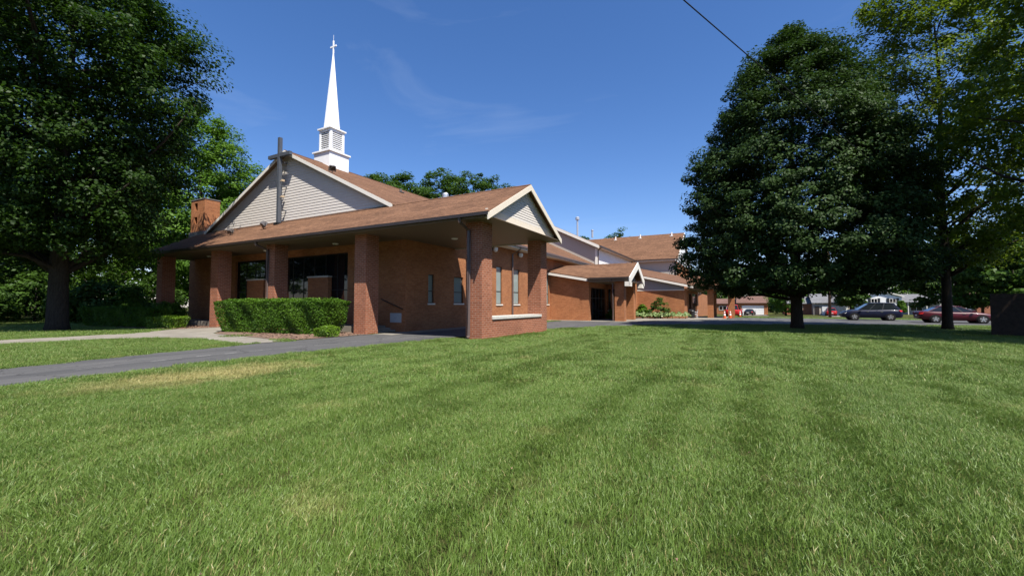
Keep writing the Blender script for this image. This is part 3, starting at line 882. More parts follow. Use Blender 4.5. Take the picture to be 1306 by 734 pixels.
# --- far drop-off canopy
for (x, y) in ((-3.05, 55.2), (-3.05, 62.5), (-0.9, 55.8), (-0.9, 62.6)):
    MB().box(x - .32, x + .32, y - .32, y + .32, -0.2, 3.40).build('column', 'brick_orange', CH)
MB().box(-5.5, -0.2, 54.4, 63.6, 3.402, 3.72).build('canopy_beam', 'soffit_tan', CH)
MB().prism([(-5.6, 54.1, 3.74), (0.1, 54.1, 3.74), (0.1, 59.0, 5.3), (-5.6, 59.0, 5.3)], (0, 0, .1)).prism([(-5.6, 59.0, 5.3), (0.1, 59.0, 5.3), (0.1, 63.9, 3.74), (-5.6, 63.9, 3.74)], (0, 0, .1)).build('roof', 'shingle_brown', CH)
MB().prism([(-.02, 54.4, 3.73), (-.02, 63.6, 3.73), (-.02, 59.0, 5.25)], (-.1, 0, 0)).build('gable_panel', 'siding_white', CH)
# --- porch ceiling lights
for x in (-14.5, -22.3, -29.5, -37.0):
    MB().lathe([(.16, SOF - .05), (.2, SOF)], (x, 17.9 if x < -18 else 19.8, 0), 14).build('ceiling_light', 'lamp_white', CH)
# --- bulkhead lamps on the side wall
for (yy, mt) in ((28.6, 'lamp_white'), (33.0, 'lamp_white')):
    l = MB().box(-17.2, -17.1, yy - .14, yy + .14, 5.9, 6.15).build('wall_lamp', 'lamp_grey', CH)
    MB().lathe([(.02, 5.74), (.15, 5.80), (.19, 5.95), (.19, 6.08), (.12, 6.12)], (-16.95, yy, 0), 14).build('lamp_dome', mt, l)

# ------------------------------------------------------------------ floodlights
def floodlight(loc, rotz, label, body='lamp_grey', s=1.0, tilt=35):
    t = thing('floodlight', label, 'floodlight', loc, rotz, 'floodlights on the church')
    ca, sa = math.cos(rad(tilt)), math.sin(rad(tilt))
    def R(x, y, z): return (x * s, (y * ca - z * sa) * s, (y * sa + z * ca + .30) * s)
    vs = [(-.17, -.10, -.13), (.17, -.10, -.13), (.17, -.10, .13), (-.17, -.10, .13), (-.12, .13, -.10), (.12, .13, -.10), (.12, .13, .10), (-.12, .13, .10)]
    MB().add([R(*v) for v in vs], [(0, 1, 2, 3), (7, 6, 5, 4), (0, 4, 5, 1), (3, 2, 6, 7), (0, 3, 7, 4), (1, 5, 6, 2)]).build('housing', body, t, bevel=.01)
    MB().add([R(-.15, -.104, -.11), R(.15, -.104, -.11), R(.15, -.104, .11), R(-.15, -.104, .11)], [(0, 1, 2, 3)]).build('lens', 'glass_dark', t)
    MB().tube([(0, 0, -.03 * s), (0, 0, .22 * s)], .02 * s, 6).box(-.19 * s, -.172 * s, -.02 * s, .02 * s, .12 * s, .32 * s).box(.172 * s, .19 * s, -.02 * s, .02 * s, .12 * s, .32 * s).box(-.19 * s, .19 * s, -.02 * s, .02 * s, .10 * s, .12 * s).build('bracket', 'black_metal', t)
    return t
def pz(y): return PZE + (y - PE0) * sl_
floodlight((-33.4, 17.5, pz(17.5)), rad(200), 'small square floodlight on porch roof, further from the wall cross', s=1.15)
floodlight((-29.9, 17.9, pz(17.9)), rad(170), 'square floodlight on the porch roof just below the wall cross', s=1.35)
floodlight((-24.75, 19.5, nave_z(-24.75)), rad(60), 'floodlight on the sloping nave roof edge below the steeple', s=1.3)
for z, w in ((9.55, 'lower'), (10.75, 'upper')):
    f = thing('accent_lamp', 'tan lamp mounted on the side of the wall cross, the %s one' % w, 'lamp', (cx_ + .121, cy_, z), 0, 'tan lamps on the wall cross')
    MB().box(0, .22, -.02, .02, -.02, .02).build('arm', 'lamp_tan', f)
    MB().prism([(.20, -.09, -.06), (.38, -.09, -.10), (.40, -.09, .04), (.22, -.09, .07)], (0, .18, 0)).build('housing', 'lamp_tan', f, bevel=.015)
    MB().box(.24, .36, .091, .097, -.06, .02).build('lens', 'glass_dark', f)

# ------------------------------------------------------------------ foliage builders
def leaves_mesh(name, pts, nrm, size, mat, parent, tint, aspect=0.62, org=None):
    n = len(pts)
    pts = pts - np.array(ORG[parent] if parent is not None else (0, 0, 0))
    r = rng.normal(size=(n, 3))
    u = np.cross(nrm, r); u /= np.linalg.norm(u, axis=1, keepdims=True) + 1e-9
    w = np.cross(nrm, u)
    L = size[:, None]
    V = np.empty((n, 4, 3))
    V[:, 0] = pts - u * L * .5
    V[:, 1] = pts + w * L * .5 * aspect + nrm * L * .06
    V[:, 2] = pts + u * L * .5 - nrm * L * .08
    V[:, 3] = pts - w * L * .5 * aspect + nrm * L * .06
    me = bpy.data.meshes.new(name)
    me.vertices.add(n * 4)
    me.vertices.foreach_set('co', V.reshape(-1).astype(np.float32))
    me.loops.add(n * 4)
    me.loops.foreach_set('vertex_index', np.arange(n * 4, dtype=np.int32))
    me.polygons.add(n)
    me.polygons.foreach_set('loop_start', np.arange(0, n * 4, 4, dtype=np.int32))
    me.update(calc_edges=True)
    a = me.attributes.new('tint', 'FLOAT', 'POINT')
    a.data.foreach_set('value', np.repeat(np.clip(tint, 0, 1), 4).astype(np.float32))
    me.materials.append(MATS[mat])
    o = bpy.data.objects.new(name, me)
    COL.objects.link(o)
    if parent is not None: o.parent = parent
    return o

def prof_r(z, prof):
    zs, rs = zip(*prof)
    return np.interp(z, zs, rs)

def tree(name, label, cat, loc, prof, trunk_r, nclus, nleaf, size, mat, bark='bark', group=None, limbs=26, clus_r=0.8, flat=.55, lean=(0, 0), droop=0.0, inner=.35, bump=.22, trunk_top=None, upb=.7, squash=(1, 1)):
    """tapered trunk, limbs that run to leaf clumps, crown of single leaves gathered in clumps"""
    x0, y0, z0 = loc
    t = thing(name, label, cat, loc, 0, group, world=True)
    zmin, zmax = prof[0][0], prof[-1][0]
    seed = rng.uniform(0, 6.28, 6)
    # cluster centres, weighted to the envelope
    zc, th, fr = [], [], []
    zz = np.linspace(zmin, zmax, 60)
    wgt = prof_r(zz, prof) + .25
    wgt /= wgt.sum()
    Z = rng.choice(zz, nclus, p=wgt) + rng.uniform(-.5, .5, nclus) * (zmax - zmin) / 60
    T = rng.uniform(0, 2 * np.pi, nclus)
    Fq = inner + (1 - inner) * np.sqrt(rng.uniform(0, 1, nclus))
    lump = 1 + bump * (np.sin(3 * T + seed[0] + Z * .9) * .5 + np.sin(5 * T + seed[1] - Z * 1.7) * .3 + np.sin(2 * T + seed[2] + Z * 2.6) * .35)
    Rr = prof_r(Z, prof) * Fq * lump
    C = np.stack([x0 + Rr * np.cos(T) * squash[0] + lean[0] * (Z - zmin), y0 + Rr * np.sin(T) * squash[1] + lean[1] * (Z - zmin), z0 + Z - droop * (Rr ** 2) * .02], 1)
    # trunk and limbs
    tt = trunk_top or zmin + (zmax - zmin) * .72
    tr = MB()
    wob = [(math.sin(i * 1.3 + seed[3]) * .12, math.cos(i * 1.7 + seed[4]) * .12) for i in range(9)]
    tp = []
    for i in range(9):
        f = i / 8
        tp.append((x0 + wob[i][0] * f * trunk_r * 4 + lean[0] * max(0, f * tt - zmin), y0 + wob[i][1] * f * trunk_r * 4 + lean[1] * max(0, f * tt - zmin), z0 - .15 + f * (tt + .15)))
    rr = [trunk_r * (1.3 if i == 0 else 1.0) * (1 - .9 * (i / 8) ** 1.1) + .02 for i in range(9)]
    tp.insert(1, (x0, y0, z0 + .45)); rr.insert(1, trunk_r * 1.08)
    tr.tube(tp, rr, 12)
    order = np.argsort(-Fq)[:max(limbs * 3, 1)]
    pick = rng.choice(order, min(limbs, len(order)), replace=False) if limbs else []
    for k in pick:
        c = C[k]
        hb = max(zmin * .75, (c[2] - z0) - np.hypot(c[0] - x0, c[1] - y0) * rng.uniform(.5, 1.0))
        hb = min(hb, tt * .95)
        f = hb / tt
        b = np.array([np.interp(z0 + hb, [p[2] for p in tp], [p[0] for p in tp]), np.interp(z0 + hb, [p[2] for p in tp], [p[1] for p in tp]), z0 + hb])
        r0 = max(.03, trunk_r * (1 - .88 * f) * .5)
        mid = b * .5 + c * .5 + np.array([rng.normal() * .3, rng.normal() * .3, .35 + rng.normal() * .2])
        q1 = b * .75 + mid * .25 + rng.normal(size=3) * .1
        tr.tube([b, q1, mid, mid * .5 + c * .5 + rng.normal(size=3) * .15, c], [r0, r0 * .8, r0 * .58, r0 * .36, r0 * .14], 6)
    tr.build('trunk', bark, t, smooth=True)
    # leaves
    per = max(1, nleaf // nclus)
    idx = np.repeat(np.arange(nclus), per)
    n = len(idx)
    d = rng.normal(size=(n, 3)); d /= np.linalg.norm(d, axis=1, keepdims=True)
    rc = clus_r * rng.uniform(.55, 1.35, nclus)[idx] * rng.uniform(.25, 1, n) ** .5
    off = d * rc[:, None]; off[:, 2] *= flat
    P = C[idx] + off
    outw = P - np.array([x0, y0, z0 + (zmin + zmax) * .42]); outw /= np.linalg.norm(outw, axis=1, keepdims=True) + 1e-9
    nr_ = outw * .45 + d * .35 + np.array([0, 0, upb]) + rng.normal(size=(n, 3)) * .42
    nr_ /= np.linalg.norm(nr_, axis=1, keepdims=True)
    keep = P[:, 2] > z0 + .15
    tint = (rng.uniform(0, 1, nclus)[idx] * .55 + rng.uniform(0, .45, n))
    sz = size * rng.uniform(.65, 1.25, n)
    leaves_mesh('crown', P[keep], nr_[keep], sz[keep], mat, t, tint[keep])
    return t

# ------------------------------------------------------------------ trees
tree('maple_tree', 'large dark leaved maple with thick trunk standing on the lawn beside the footpath', 'tree', (-37.2, 9.6, 0),
     [(4.6, 5.0), (8, 6.0), (12, 7.0), (17, 8.2), (21, 6.6), (25, 3.4), (27.5, .4)], .50, 1250, 190000, .22, 'leaf_maple', limbs=34, clus_r=1.1, bump=.22, squash=(1.1, .78))
tree('linden_tree', 'dense egg shaped dark green tree on the lawn beside the parked navy car', 'tree', (3.3, 33.4, 0),
     [(2.7, 4.2), (3.5, 6.3), (4.9, 6.9), (7.9, 6.9), (11.6, 5.9), (14.7, 4.8), (17.7, 3.0), (19.2, 1.2), (20.1, .12)], .33, 1850, 262000, .185, 'leaf_linden', limbs=30, clus_r=.75, bump=.13, droop=.6, inner=.38)
tree('locust_tree', 'tall airy tree with thin dark trunk in front of the maroon sedan', 'tree', (11.6, 36.8, 0),
     [(4.3, 2.6), (6.5, 4.6), (12, 4.9), (18, 4.4), (23, 3.2), (26, .4)], .25, 640, 74000, .205, 'leaf_locust', limbs=40, clus_r=.85, bump=.36, inner=.15)
tree('shade_tree', 'spreading leafy tree whose boughs overhang the dark board enclosure', 'tree', (16.2, 26.6, 0),
     [(3.6, 3.0), (6, 5.4), (11, 6.6), (17, 6.0), (21, 4.0), (24, .4)], .38, 620, 68000, .23, 'leaf_locust', limbs=30, clus_r=.95, bump=.28, inner=.2)
# light green trees behind the maple
for i, (x, y, h, r, lab) in enumerate((
        (-57, 26.5, 25.5, 7.2, 'bright green broad tree rising behind the church chimney'),
        (-70, 20, 24, 8.5, 'bright green tree in the woods behind the dark maple, beside the chimney tree'),
        (-62, 9, 19, 6.5, 'light green understory tree seen beneath the dark maple crown'),
        (-78, 4, 24, 8, 'light green tree at the back of the woods behind the maple trunk'))):
    tree('broadleaf_tree', lab, 'tree', (x, y, 0), [(2.6, r * .6), (h * .3, r), (h * .6, r * .95), (h * .85, r * .55), (h, .4)], .4, 620 if i == 0 else 380, 60000 if i == 0 else 34000, .33, 'leaf_light' if i < 2 else 'leaf_far', limbs=14, clus_r=1.3, bump=.3, group='light green trees in the woods')
for i, (x, y, h, r, lab) in enumerate((
        (-54.5, 33, 17.5, 3.4, 'dark conifer just left of the gable, behind the chimney'),
        (-66, 13, 15, 3.6, 'dark conifer standing in shade behind the maple'))):
    tree('spruce_tree', lab, 'tree', (x, y, 0), [(.8, r), (h * .35, r * .72), (h * .7, r * .35), (h, .08)], .25, 240, 20000, .30, 'leaf_spruce', limbs=0, clus_r=.7, flat=.35, bump=.18, inner=.3, trunk_top=h * .95, upb=.2, group='conifers in the woods')
# understory shrubs of the wood edge
for i, (x, y, h, r, mt) in enumerate(((-52, 8, 3.2, 2.6, 'leaf_far'), (-56, 13, 4.2, 3.2, 'leaf_far'), (-50, 15.5, 3.6, 2.4, 'leaf_far'), (-58, 3, 3.4, 3.0, 'leaf_far'), (-64, 6, 5, 3.6, 'leaf_far'), (-53, 20.5, 4.2, 2.8, 'leaf_far'), (-62, 18, 6, 3.6, 'leaf_far'), (-68, 1, 5, 3.6, 'leaf_far'))):
    tree('shrub', 'loose green shrub at the shaded edge of the woods', 'shrub', (x, y, 0), [(.2, r * .7), (h * .4, r), (h * .8, r * .7), (h, .2)], .07, 70, 5200, .32, mt, limbs=5, clus_r=.8, bump=.3, group='shrubs at the wood edge')
tree('yew_shrub', 'small upright light green conifer shrub behind the long left hedge', 'shrub', (-43.6, 15.2, 0), [(.3, 1.1), (1.4, 1.0), (2.4, .55), (3.1, .05)], .06, 60, 4200, .2, 'leaf_light', limbs=4, clus_r=.4, bump=.3)
tree('laurel_shrub', 'loose green shrub between the end porch column and the brick wall', 'shrub', (-37.6, 15.4, 0), [(.2, .9), (.9, 1.1), (1.6, .7), (1.9, .1)], .05, 50, 3800, .17, 'leaf_light', limbs=4, clus_r=.4, bump=.3)
# trees showing above the church roofs
for i, (x, y, h, r, lab) in enumerate((
        (-54, 52, 23.4, 5.6, 'round topped tree above the roof valley, nearest the steeple'),
        (-54, 58, 25.0, 5.6, 'green tree above the roof valley, second from the steeple'),
        (-51, 65, 27.6, 6.4, 'tall green tree behind the white vent stack above the porch roof'),
        (-50, 73, 29.2, 6.4, 'tall green tree just right of the white vent stack above the porch roof'),
        (-48, 80, 29.8, 6.0, 'green tree above the porch gable ridge, last of the row'))):
    tree('oak_tree', lab, 'tree', (x, y, 0), [(6, r * .5), (h * .5, r * .9), (h * .8, r), (h * .93, r * .75), (h, .9)], .4, 240, 22000, .42, 'leaf_far', limbs=10, clus_r=1.2, bump=.42, group='trees behind the church roofs')
for i, (x, y, h, r, lab) in enumerate((
        (-36, 148, 29.5, 6.5, 'hazy distant tree above the brown hall roof ridge'),
        (-47, 140, 26.5, 4, 'small distant treetop left of the hall roof vents'))):
    tree('distant_tree', lab, 'tree', (x, y, -1), [(6, r * .5), (h * .6, r), (h * .9, r * .7), (h, .6)], .4, 160, 8000, .6, 'leaf_far', limbs=14, clus_r=1.3, bump=.5)
# tree belt behind the far houses
belt = []
for i in range(34):
    x = -30 + i * 6.2 + rng.uniform(-2, 2)
    y = 152 + rng.uniform(-6, 16) - max(0, x - 50) * .55
    belt.append((x, y, rng.uniform(10, 17), rng.uniform(5, 7)))
for (x, y, h, r) in belt:
    tree('distant_tree', 'leafy tree in the row behind the far houses', 'tree', (x, y, -.9), [(.8, r * .7), (h * .3, r), (h * .7, r * .9), (h, .5)], .3, 75, 3100, .95, 'leaf_light' if rng.uniform() < .45 else 'leaf_far', limbs=4, clus_r=1.5, bump=.3, group='trees behind the far houses')
for (x, y, h, r, lab) in ((9.0, 112, 7.0, 3.2, 'round green yard tree between the brown roofed garage and the grey ranch house'), (21.6, 118, 9, 2.8, 'green yard tree between the grey ranch house and the white house'), (30.9, 121, 3.2, .8, 'small bright green bush in front of the white house'), (46, 112, 14, 6.5, 'dark leafy tree behind the maroon sedan'), (34, 86, 13, 6.0, 'large shaded tree behind the maroon sedan and the board enclosure'), (43, 78, 15, 7.0, 'broad shaded tree beyond the board enclosure'), (25.5, 78, 12.5, 5.5, 'leafy shaded tree behind the maroon sedan hood'), (30, 73, 14, 6.0, 'leafy tree rising directly behind the board enclosure'), (37, 96, 15, 7.0, 'tall leafy tree beyond the shaded tree behind the maroon sedan')):
    tree('yard_tree', lab, 'tree', (x, y, -.9), [(.9 if h < 8 else 2.5, r * .6), (h * .45, r), (h * .75, r * .8), (h, .3)], .2, 150, 11000 if h > 8 else 6500, .5 if h > 8 else .36, 'leaf_light' if h < 8 else 'leaf_far', limbs=6, clus_r=min(.9, r * .33), bump=.3)

# deeper woods behind the maple and the trees across the street that the porch glazing mirrors
for (x, y, h, r) in ((-92, 34, 26, 8), (-88, 16, 25, 8), (-96, 0, 24, 8), (-84, -12, 23, 8), (-78, 38, 26, 8), (-98, 52, 27, 8), (-74, 52, 25, 7), (-104, 22, 24, 8)):
    tree('woodland_tree', 'tall shaded tree standing deep in the woods behind the maple', 'tree', (x, y, 0), [(1.2, r * .8), (h * .3, r), (h * .65, r * .9), (h, .5)], .35, 130, 6500, .85, 'leaf_far', limbs=6, clus_r=1.7, bump=.25, group='trees deep in the woods')
for (x, y, h, r) in ((-62, -34, 18, 8), (-46, -42, 20, 8), (-30, -40, 17, 8), (-14, -44, 19, 8), (2, -42, 18, 8), (18, -40, 20, 8), (40, -30, 18, 8)):
    tree('street_tree', 'street tree across the road behind the viewer, mirrored in the porch glazing', 'tree', (x, y, 0), [(.3, r * .8), (h * .35, r), (h * .7, r * .85), (h, .5)], .35, 90, 3000, 1.1, 'leaf_far', limbs=6, clus_r=1.8, bump=.25, group='street trees mirrored in the glazing')

# ------------------------------------------------------------------ clipped hedges
def hedge(name, label, a, b, half, h, mat, n, size, undercut=.25, parts=True, rough=.09, group=None):
    a, b = np.array(a), np.array(b)
    ax = (b - a); L = np.linalg.norm(ax); ax /= L
    pr_ = np.array([-ax[1], ax[0]])
    mid = (a + b) / 2
    t = thing(name, label, 'hedge', (mid[0], mid[1], 0), 0, group, world=True)
    # leaf shell over a rounded box, top flat
    U, Vv, W, N = [], [], [], []
    area = [L * half * 2, L * h, L * h, half * 2 * h, half * 2 * h]
    area = np.array(area) * np.array([1.25, 1.25, .6, .9, .9])
    cnt = (area / area.sum() * n).astype(int)
    pts, nr_ = [], []
    def rnd(k): return rng.uniform(-1, 1, k)
    for side, k in enumerate(cnt):
        s = rnd(k); q = rnd(k)
        if side == 0: u, v, w = s * L / 2, q * half, np.full(k, h); nn = np.tile([0, 0, 1.], (k, 1))
        else:
            w = (q * .5 + .5) * h
            wd = half * (1 - undercut * (1 - w / h) ** 1.4)
            le = L / 2 * (1 - undercut * .35 * (1 - w / h) ** 1.4)
            if side in (1, 2):
                sg = -1 if side == 1 else 1
                u, v = s * le, sg * wd; nn = np.tile([pr_[0] * sg, pr_[1] * sg, .15], (k, 1))
            else:
                sg = -1 if side == 3 else 1
                u, v = sg * le, s * wd; nn = np.tile([ax[0] * sg, ax[1] * sg, .15], (k, 1))
        # round the corners and add lumps
        lump = (np.sin(u * 2.1 + 1.3) * np.sin(w * 3.1 + u) + np.sin(u * 4.3 + w * 2.2 + v * 3)) * rough * .6
        dep = np.abs(rng.normal(0, .07, k))
        P = np.stack([mid[0] + ax[0] * u + pr_[0] * v, mid[1] + ax[1] * u + pr_[1] * v, w], 1)
        P = P + nn * (lump - dep)[:, None]
        edge = np.maximum(0, (np.abs(u) / (L / 2)) - .93) * .0
        P[:, 2] -= np.where(w > h * .88, (np.maximum(0, np.abs(v) / half - .8) * .45 + np.maximum(0, np.abs(u) / (L / 2) - .94) * 1.6), 0) * h * .25
        pts.append(P); nr_.append(nn)
    P = np.concatenate(pts); Nn = np.concatenate(nr_)
    # stray shoots above the clipped top
    k = n // 60
    S = np.stack([mid[0] + ax[0] * rnd(k) * L / 2, mid[1] + ax[1] * rnd(k) * L / 2, np.full(k, h) + rng.uniform(0, .10, k)], 1)
    P = np.concatenate([P, S]); Nn = np.concatenate([Nn, np.tile([0, 0, 1.], (k, 1))])
    Nn = Nn + rng.normal(size=Nn.shape) * .55
    Nn /= np.linalg.norm(Nn, axis=1, keepdims=True)
    ok = P[:, 2] > .04
    tint = .5 + .35 * np.sin(P[:, 0] * 1.7 + P[:, 2] * 2.3) * np.sin(P[:, 1] * 2.1 + P[:, 0] * .6) + rng.uniform(-.3, .3, len(P))
    leaves_mesh('foliage', P[ok], Nn[ok], size * rng.uniform(.6, 1.3, ok.sum()), mat, t, tint[ok])
    # dark twiggy core
    tw = MB()
    for i in range(int(L * 9)):
        u, v = rng.uniform(-.46, .46) * L, rng.uniform(-.6, .6) * half
        x, y = mid[0] + ax[0] * u + pr_[0] * v, mid[1] + ax[1] * u + pr_[1] * v
        tw.tube([(x, y, -.05), (x + rng.normal() * .08, y + rng.normal() * .08, h * .45), (x + rng.normal() * .2, y + rng.normal() * .2, h * .86)], [.022, .016, .006], 5)
    tw.build('stems', 'bark', t)
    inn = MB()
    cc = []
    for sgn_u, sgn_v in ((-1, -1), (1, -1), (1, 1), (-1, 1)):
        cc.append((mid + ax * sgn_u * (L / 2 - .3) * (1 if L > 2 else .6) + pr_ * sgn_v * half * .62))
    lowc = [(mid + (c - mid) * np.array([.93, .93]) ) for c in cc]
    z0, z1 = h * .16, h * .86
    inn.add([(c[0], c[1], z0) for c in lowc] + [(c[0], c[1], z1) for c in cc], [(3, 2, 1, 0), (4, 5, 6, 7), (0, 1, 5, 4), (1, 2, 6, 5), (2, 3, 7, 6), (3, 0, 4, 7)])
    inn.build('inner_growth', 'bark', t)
    return t
hedge('clipped_hedge', 'long clipped box hedge in front of the porch glazing on the mulch bed', (-26.9, 14.15), (-18.75, 15.3), .95, 1.86, 'leaf_yew', 46000, .088, undercut=.30)
hedge('clipped_hedge', 'long shaded clipped hedge beneath the maple', (-43.3, 13.0), (-37.6, 14.1), .8, 1.38, 'leaf_yew', 16000, .11)
hedge('clipped_hedge', 'square clipped hedge at the end of the shaded hedge by the end column', (-37.3, 13.9), (-35.7, 14.3), .75, 1.36, 'leaf_yew', 7000, .10)
hedge('clipped_hedge', 'low clipped green hedge beside the footpath near the end porch column', (-35.3, 13.75), (-33.0, 14.4), .55, .78, 'leaf_boxwood', 7000, .085)
hedge('low_shrub', 'low rounded bright green shrub at the foot of the big hedge', (-18.45, 13.95), (-17.55, 14.1), .42, .46, 'leaf_boxwood', 3600, .07, undercut=.1)
# planting by the classroom wing
for (x, y, h, r, lab) in ((-9.9, 50.0, 1.5, .8, 'leafy green shrub by the brick wing wall, next to the entry column'), (-8.0, 50.4, 2.3, 1.3, 'feathery dark green shrub in the middle of the wing planting'), (-12.2, 45.3, 1.0, .5, 'small green shrub below the tall entrance lights')):
    tree('planting_shrub', lab, 'shrub', (x, y, 0), [(.1, r * .7), (h * .4, r), (h * .75, r * .6), (h, .08)], .04, 50, 3200, .17, 'leaf_yew' if h < 2 else 'leaf_far', limbs=4, clus_r=.32, bump=.3)
for k in range(9):
    x, y = -10.3 + k * .62, 48.9 + (k % 3) * .35 + k * .12
    t = thing('hosta_plant', 'pale variegated leafy plant in the row at the foot of the wing wall', 'plant', (x, y, 0), 0, 'pale plants along the wing wall', world=True)
    n = 130
    a = rng.uniform(0, 2 * np.pi, n); rr_ = rng.uniform(.05, .62, n)
    P = np.stack([x + rr_ * np.cos(a), y + rr_ * np.sin(a), (.72 - rr_ * .75) + rng.uniform(0, .12, n)], 1)
    Nn = np.stack([np.cos(a) * .5, np.sin(a) * .5, np.ones(n)], 1) + rng.normal(size=(n, 3)) * .25
    Nn /= np.linalg.norm(Nn, axis=1, keepdims=True)
    leaves_mesh('leaves', P, Nn, .28 * rng.uniform(.7, 1.2, n), 'leaf_hosta', t, rng.uniform(0, 1, n))
    MB().tube([(x, y, -.02), (x, y, .3)], [.05, .02], 6).build('stem', 'leaf_yew', t)

# ------------------------------------------------------------------ cars
def car(name, label, cat, loc, rotz, paintm, kind, group=None):
    t = thing(name, label, cat, loc, rotz, group)
    if kind == 'suv':
        st = [(-2.36, .50, .84, .70), (-2.33, .36, 1.00, .82), (-2.15, .30, 1.08, .90), (-1.4, .26, 1.10, .93), (0, .26, 1.05, .93), (.95, .26, 1.05, .92), (1.5, .26, 1.00, .91), (2.05, .28, .90, .88), (2.28, .34, .78, .80), (2.37, .46, .66, .68)]
        base, top, zr, wb, wt, wr, wx = (-2.25, 1.15), (-1.66, .15), 1.74, .80, .62, .36, (-1.40, 1.38)
    else:
        st = [(-2.45, .52, .82, .70), (-2.42, .38, .95, .80), (-2.2, .30, 1.00, .88), (-1.5, .24, .99, .92), (0, .22, .94, .92), (.95, .22, .94, .91), (1.6, .23, .86, .90), (2.1, .25, .76, .86), (2.36, .32, .66, .78), (2.45, .42, .58, .66)]
        base, top, zr, wb, wt, wr, wx = (-2.02, 1.20), (-1.15, .25), 1.43, .78, .58, .34, (-1.45, 1.45)
    m = MB()
    ring = []
    for (x, zb, zt, w) in st:
        pr = [(0, zb), (w * .86, zb), (w * .97, zb + .12), (w, (zb + zt) / 2), (w * .985, zt - .14), (w * .92, zt - .03), (w * .75, zt + .01), (0, zt + .03)]
        full = pr + [(-y, z) for y, z in pr[-2:0:-1]]
        ring.append([(x, y, z) for y, z in full])
    n = len(ring[0])
    for r in ring: m.v += r
    for i in range(len(ring) - 1):
        for k in range(n): m.f.append((i * n + k, i * n + (k + 1) % n, (i + 1) * n + (k + 1) % n, (i + 1) * n + k))
    m.f.append(tuple(range(n))); m.f.append(tuple(range((len(ring) - 1) * n, len(ring) * n)))
    body = m.build('body', paintm, t, smooth=True)
    zb = 1.0 if kind == 'suv' else .92
    g = MB()
    B0, B1, T0, T1 = base[0], base[1], top[0], top[1]
    hull = [(B0, -wb, zb), (B1, -wb * .95, zb), (B1, wb * .95, zb), (B0, wb, zb), (T0, -wt, zr - .03), (T1, -wt, zr - .03), (T1, wt, zr - .03), (T0, wt, zr - .03)]
    g.add(hull, [(3, 2, 1, 0), (4, 5, 6, 7), (0, 1, 5, 4), (1, 2, 6, 5), (2, 3, 7, 6), (3, 0, 4, 7)])
    g.build('glasshouse', 'car_glass', t)
    rf = MB()
    xs = np.linspace(T0 - .06, T1 + .06, 6)
    for i, x in enumerate(xs):
        c = .035 * math.sin(math.pi * i / 5)
        for y, z in ((-wt - .03, zr - .05), (-wt * .7, zr - .005), (0, zr + .012), (wt * .7, zr - .005), (wt + .03, zr - .05), (0, zr - .06)): rf.v.append((x, y, z + c * (z > zr - .055)))
    for i in range(5):
        for k in range(6): rf.f.append((i * 6 + k, i * 6 + (k + 1) % 6, (i + 1) * 6 + (k + 1) % 6, (i + 1) * 6 + k))
    rf.f += [(0, 1, 2, 3, 4, 5), tuple(range(30, 36))]
    rf.build('roof', paintm, t, smooth=True)
    for s in (-1, 1):
        def sp(fx0, fx1, q=1.012):
            """pillar strip on the side glass from bottom fraction fx0 to top fraction fx1"""
            b = (B0 + (B1 - B0) * fx0, s * wb * q, zb); tp_ = (T0 + (T1 - T0) * fx1, s * (wt * q), zr - .03)
            return b, tp_
        for (f0, f1, w) in ((0.015, 0.02, .10 if kind != 'suv' else .22), (.42, .36, .07), (.72, .70, .05), (.985, .98, .07)):
            b, tp_ = sp(f0, f1)
            MB().prism([(b[0] - w / 2, b[1], b[2]), (b[0] + w / 2, b[1], b[2]), (tp_[0] + w / 2, tp_[1], tp_[2]), (tp_[0] - w / 2, tp_[1], tp_[2])], (0, -s * .03, 0)).build('pillar', paintm if f0 in (0.015, .985) else 'shutter_black', t)
        for x in wx:
            MB().lathe([(wr + .05, 0), (wr + .05, .30)], (x, .622 if s > 0 else -.922, wr), 20, 'y').build('wheel_arch', 'rubber', t)
            w_ = MB().lathe([(wr * .62, -.10), (wr * .95, -.10), (wr, -.06), (wr, .06), (wr * .95, .10), (wr * .66, .10)], (x, s * .86, wr), 22, 'y').build('wheel', 'rubber', t, smooth=False)
            rim = MB()
            rim.lathe([(wr * .66, -.02), (wr * .66, .02)], (x, s * .955, wr), 20, 'y')
            rim.build('rim_dish', 'lamp_grey', w_)
            sk = MB()
            for k in range(5):
                a = k * 2 * math.pi / 5 + .3
                dx, dz = math.cos(a), math.sin(a)
                px, pz_ = -dz * .035, dx * .035
                y0 = s * .978
                sk.prism([(x + px, y0, wr + pz_), (x - px, y0, wr - pz_), (x + dx * wr * .64 - px, y0, wr + dz * wr * .64 - pz_), (x + dx * wr * .64 + px, y0, wr + dz * wr * .64 + pz_)], (0, s * .015, 0))
            sk.lathe([(.06, -.01), (.05, .02)], (x, s * .985, wr), 10, 'y')
            sk.build('rim', 'alloy', w_)
        hx, hz = (2.18, .74) if kind == 'suv' else (2.22, .66)
        MB().prism([(hx - .22, s * .80, hz + .10), (hx + .10, s * .70, hz + .02), (hx + .13, s * .66, hz - .06), (hx - .10, s * .84, hz - .04)], (0, s * .06, 0)).build('headlight', 'lamp_white', t)
        tx, tz = (-2.26, .98) if kind == 'suv' else (-2.38, .86)
        MB().prism([(tx + .22, s * .87, tz + .04), (tx - .06, s * .70, tz + .06), (tx - .10, s * .70, tz - .12), (tx + .10, s * .89, tz - .10)], (0, s * .05, 0)).build('tail_light', 'lamp_red', t)
        MB().box(B1 - .38, B1 - .22, *sorted((s * .94, s * 1.08)), zb + .02, zb + .15).build('wing_mirror', paintm, t, bevel=.02)
        for hx2 in (-.85, .25):
            MB().box(hx2, hx2 + .2, *sorted((s * .925, s * .945)), zb - .14, zb - .11).build('door_handle', 'chrome', t)
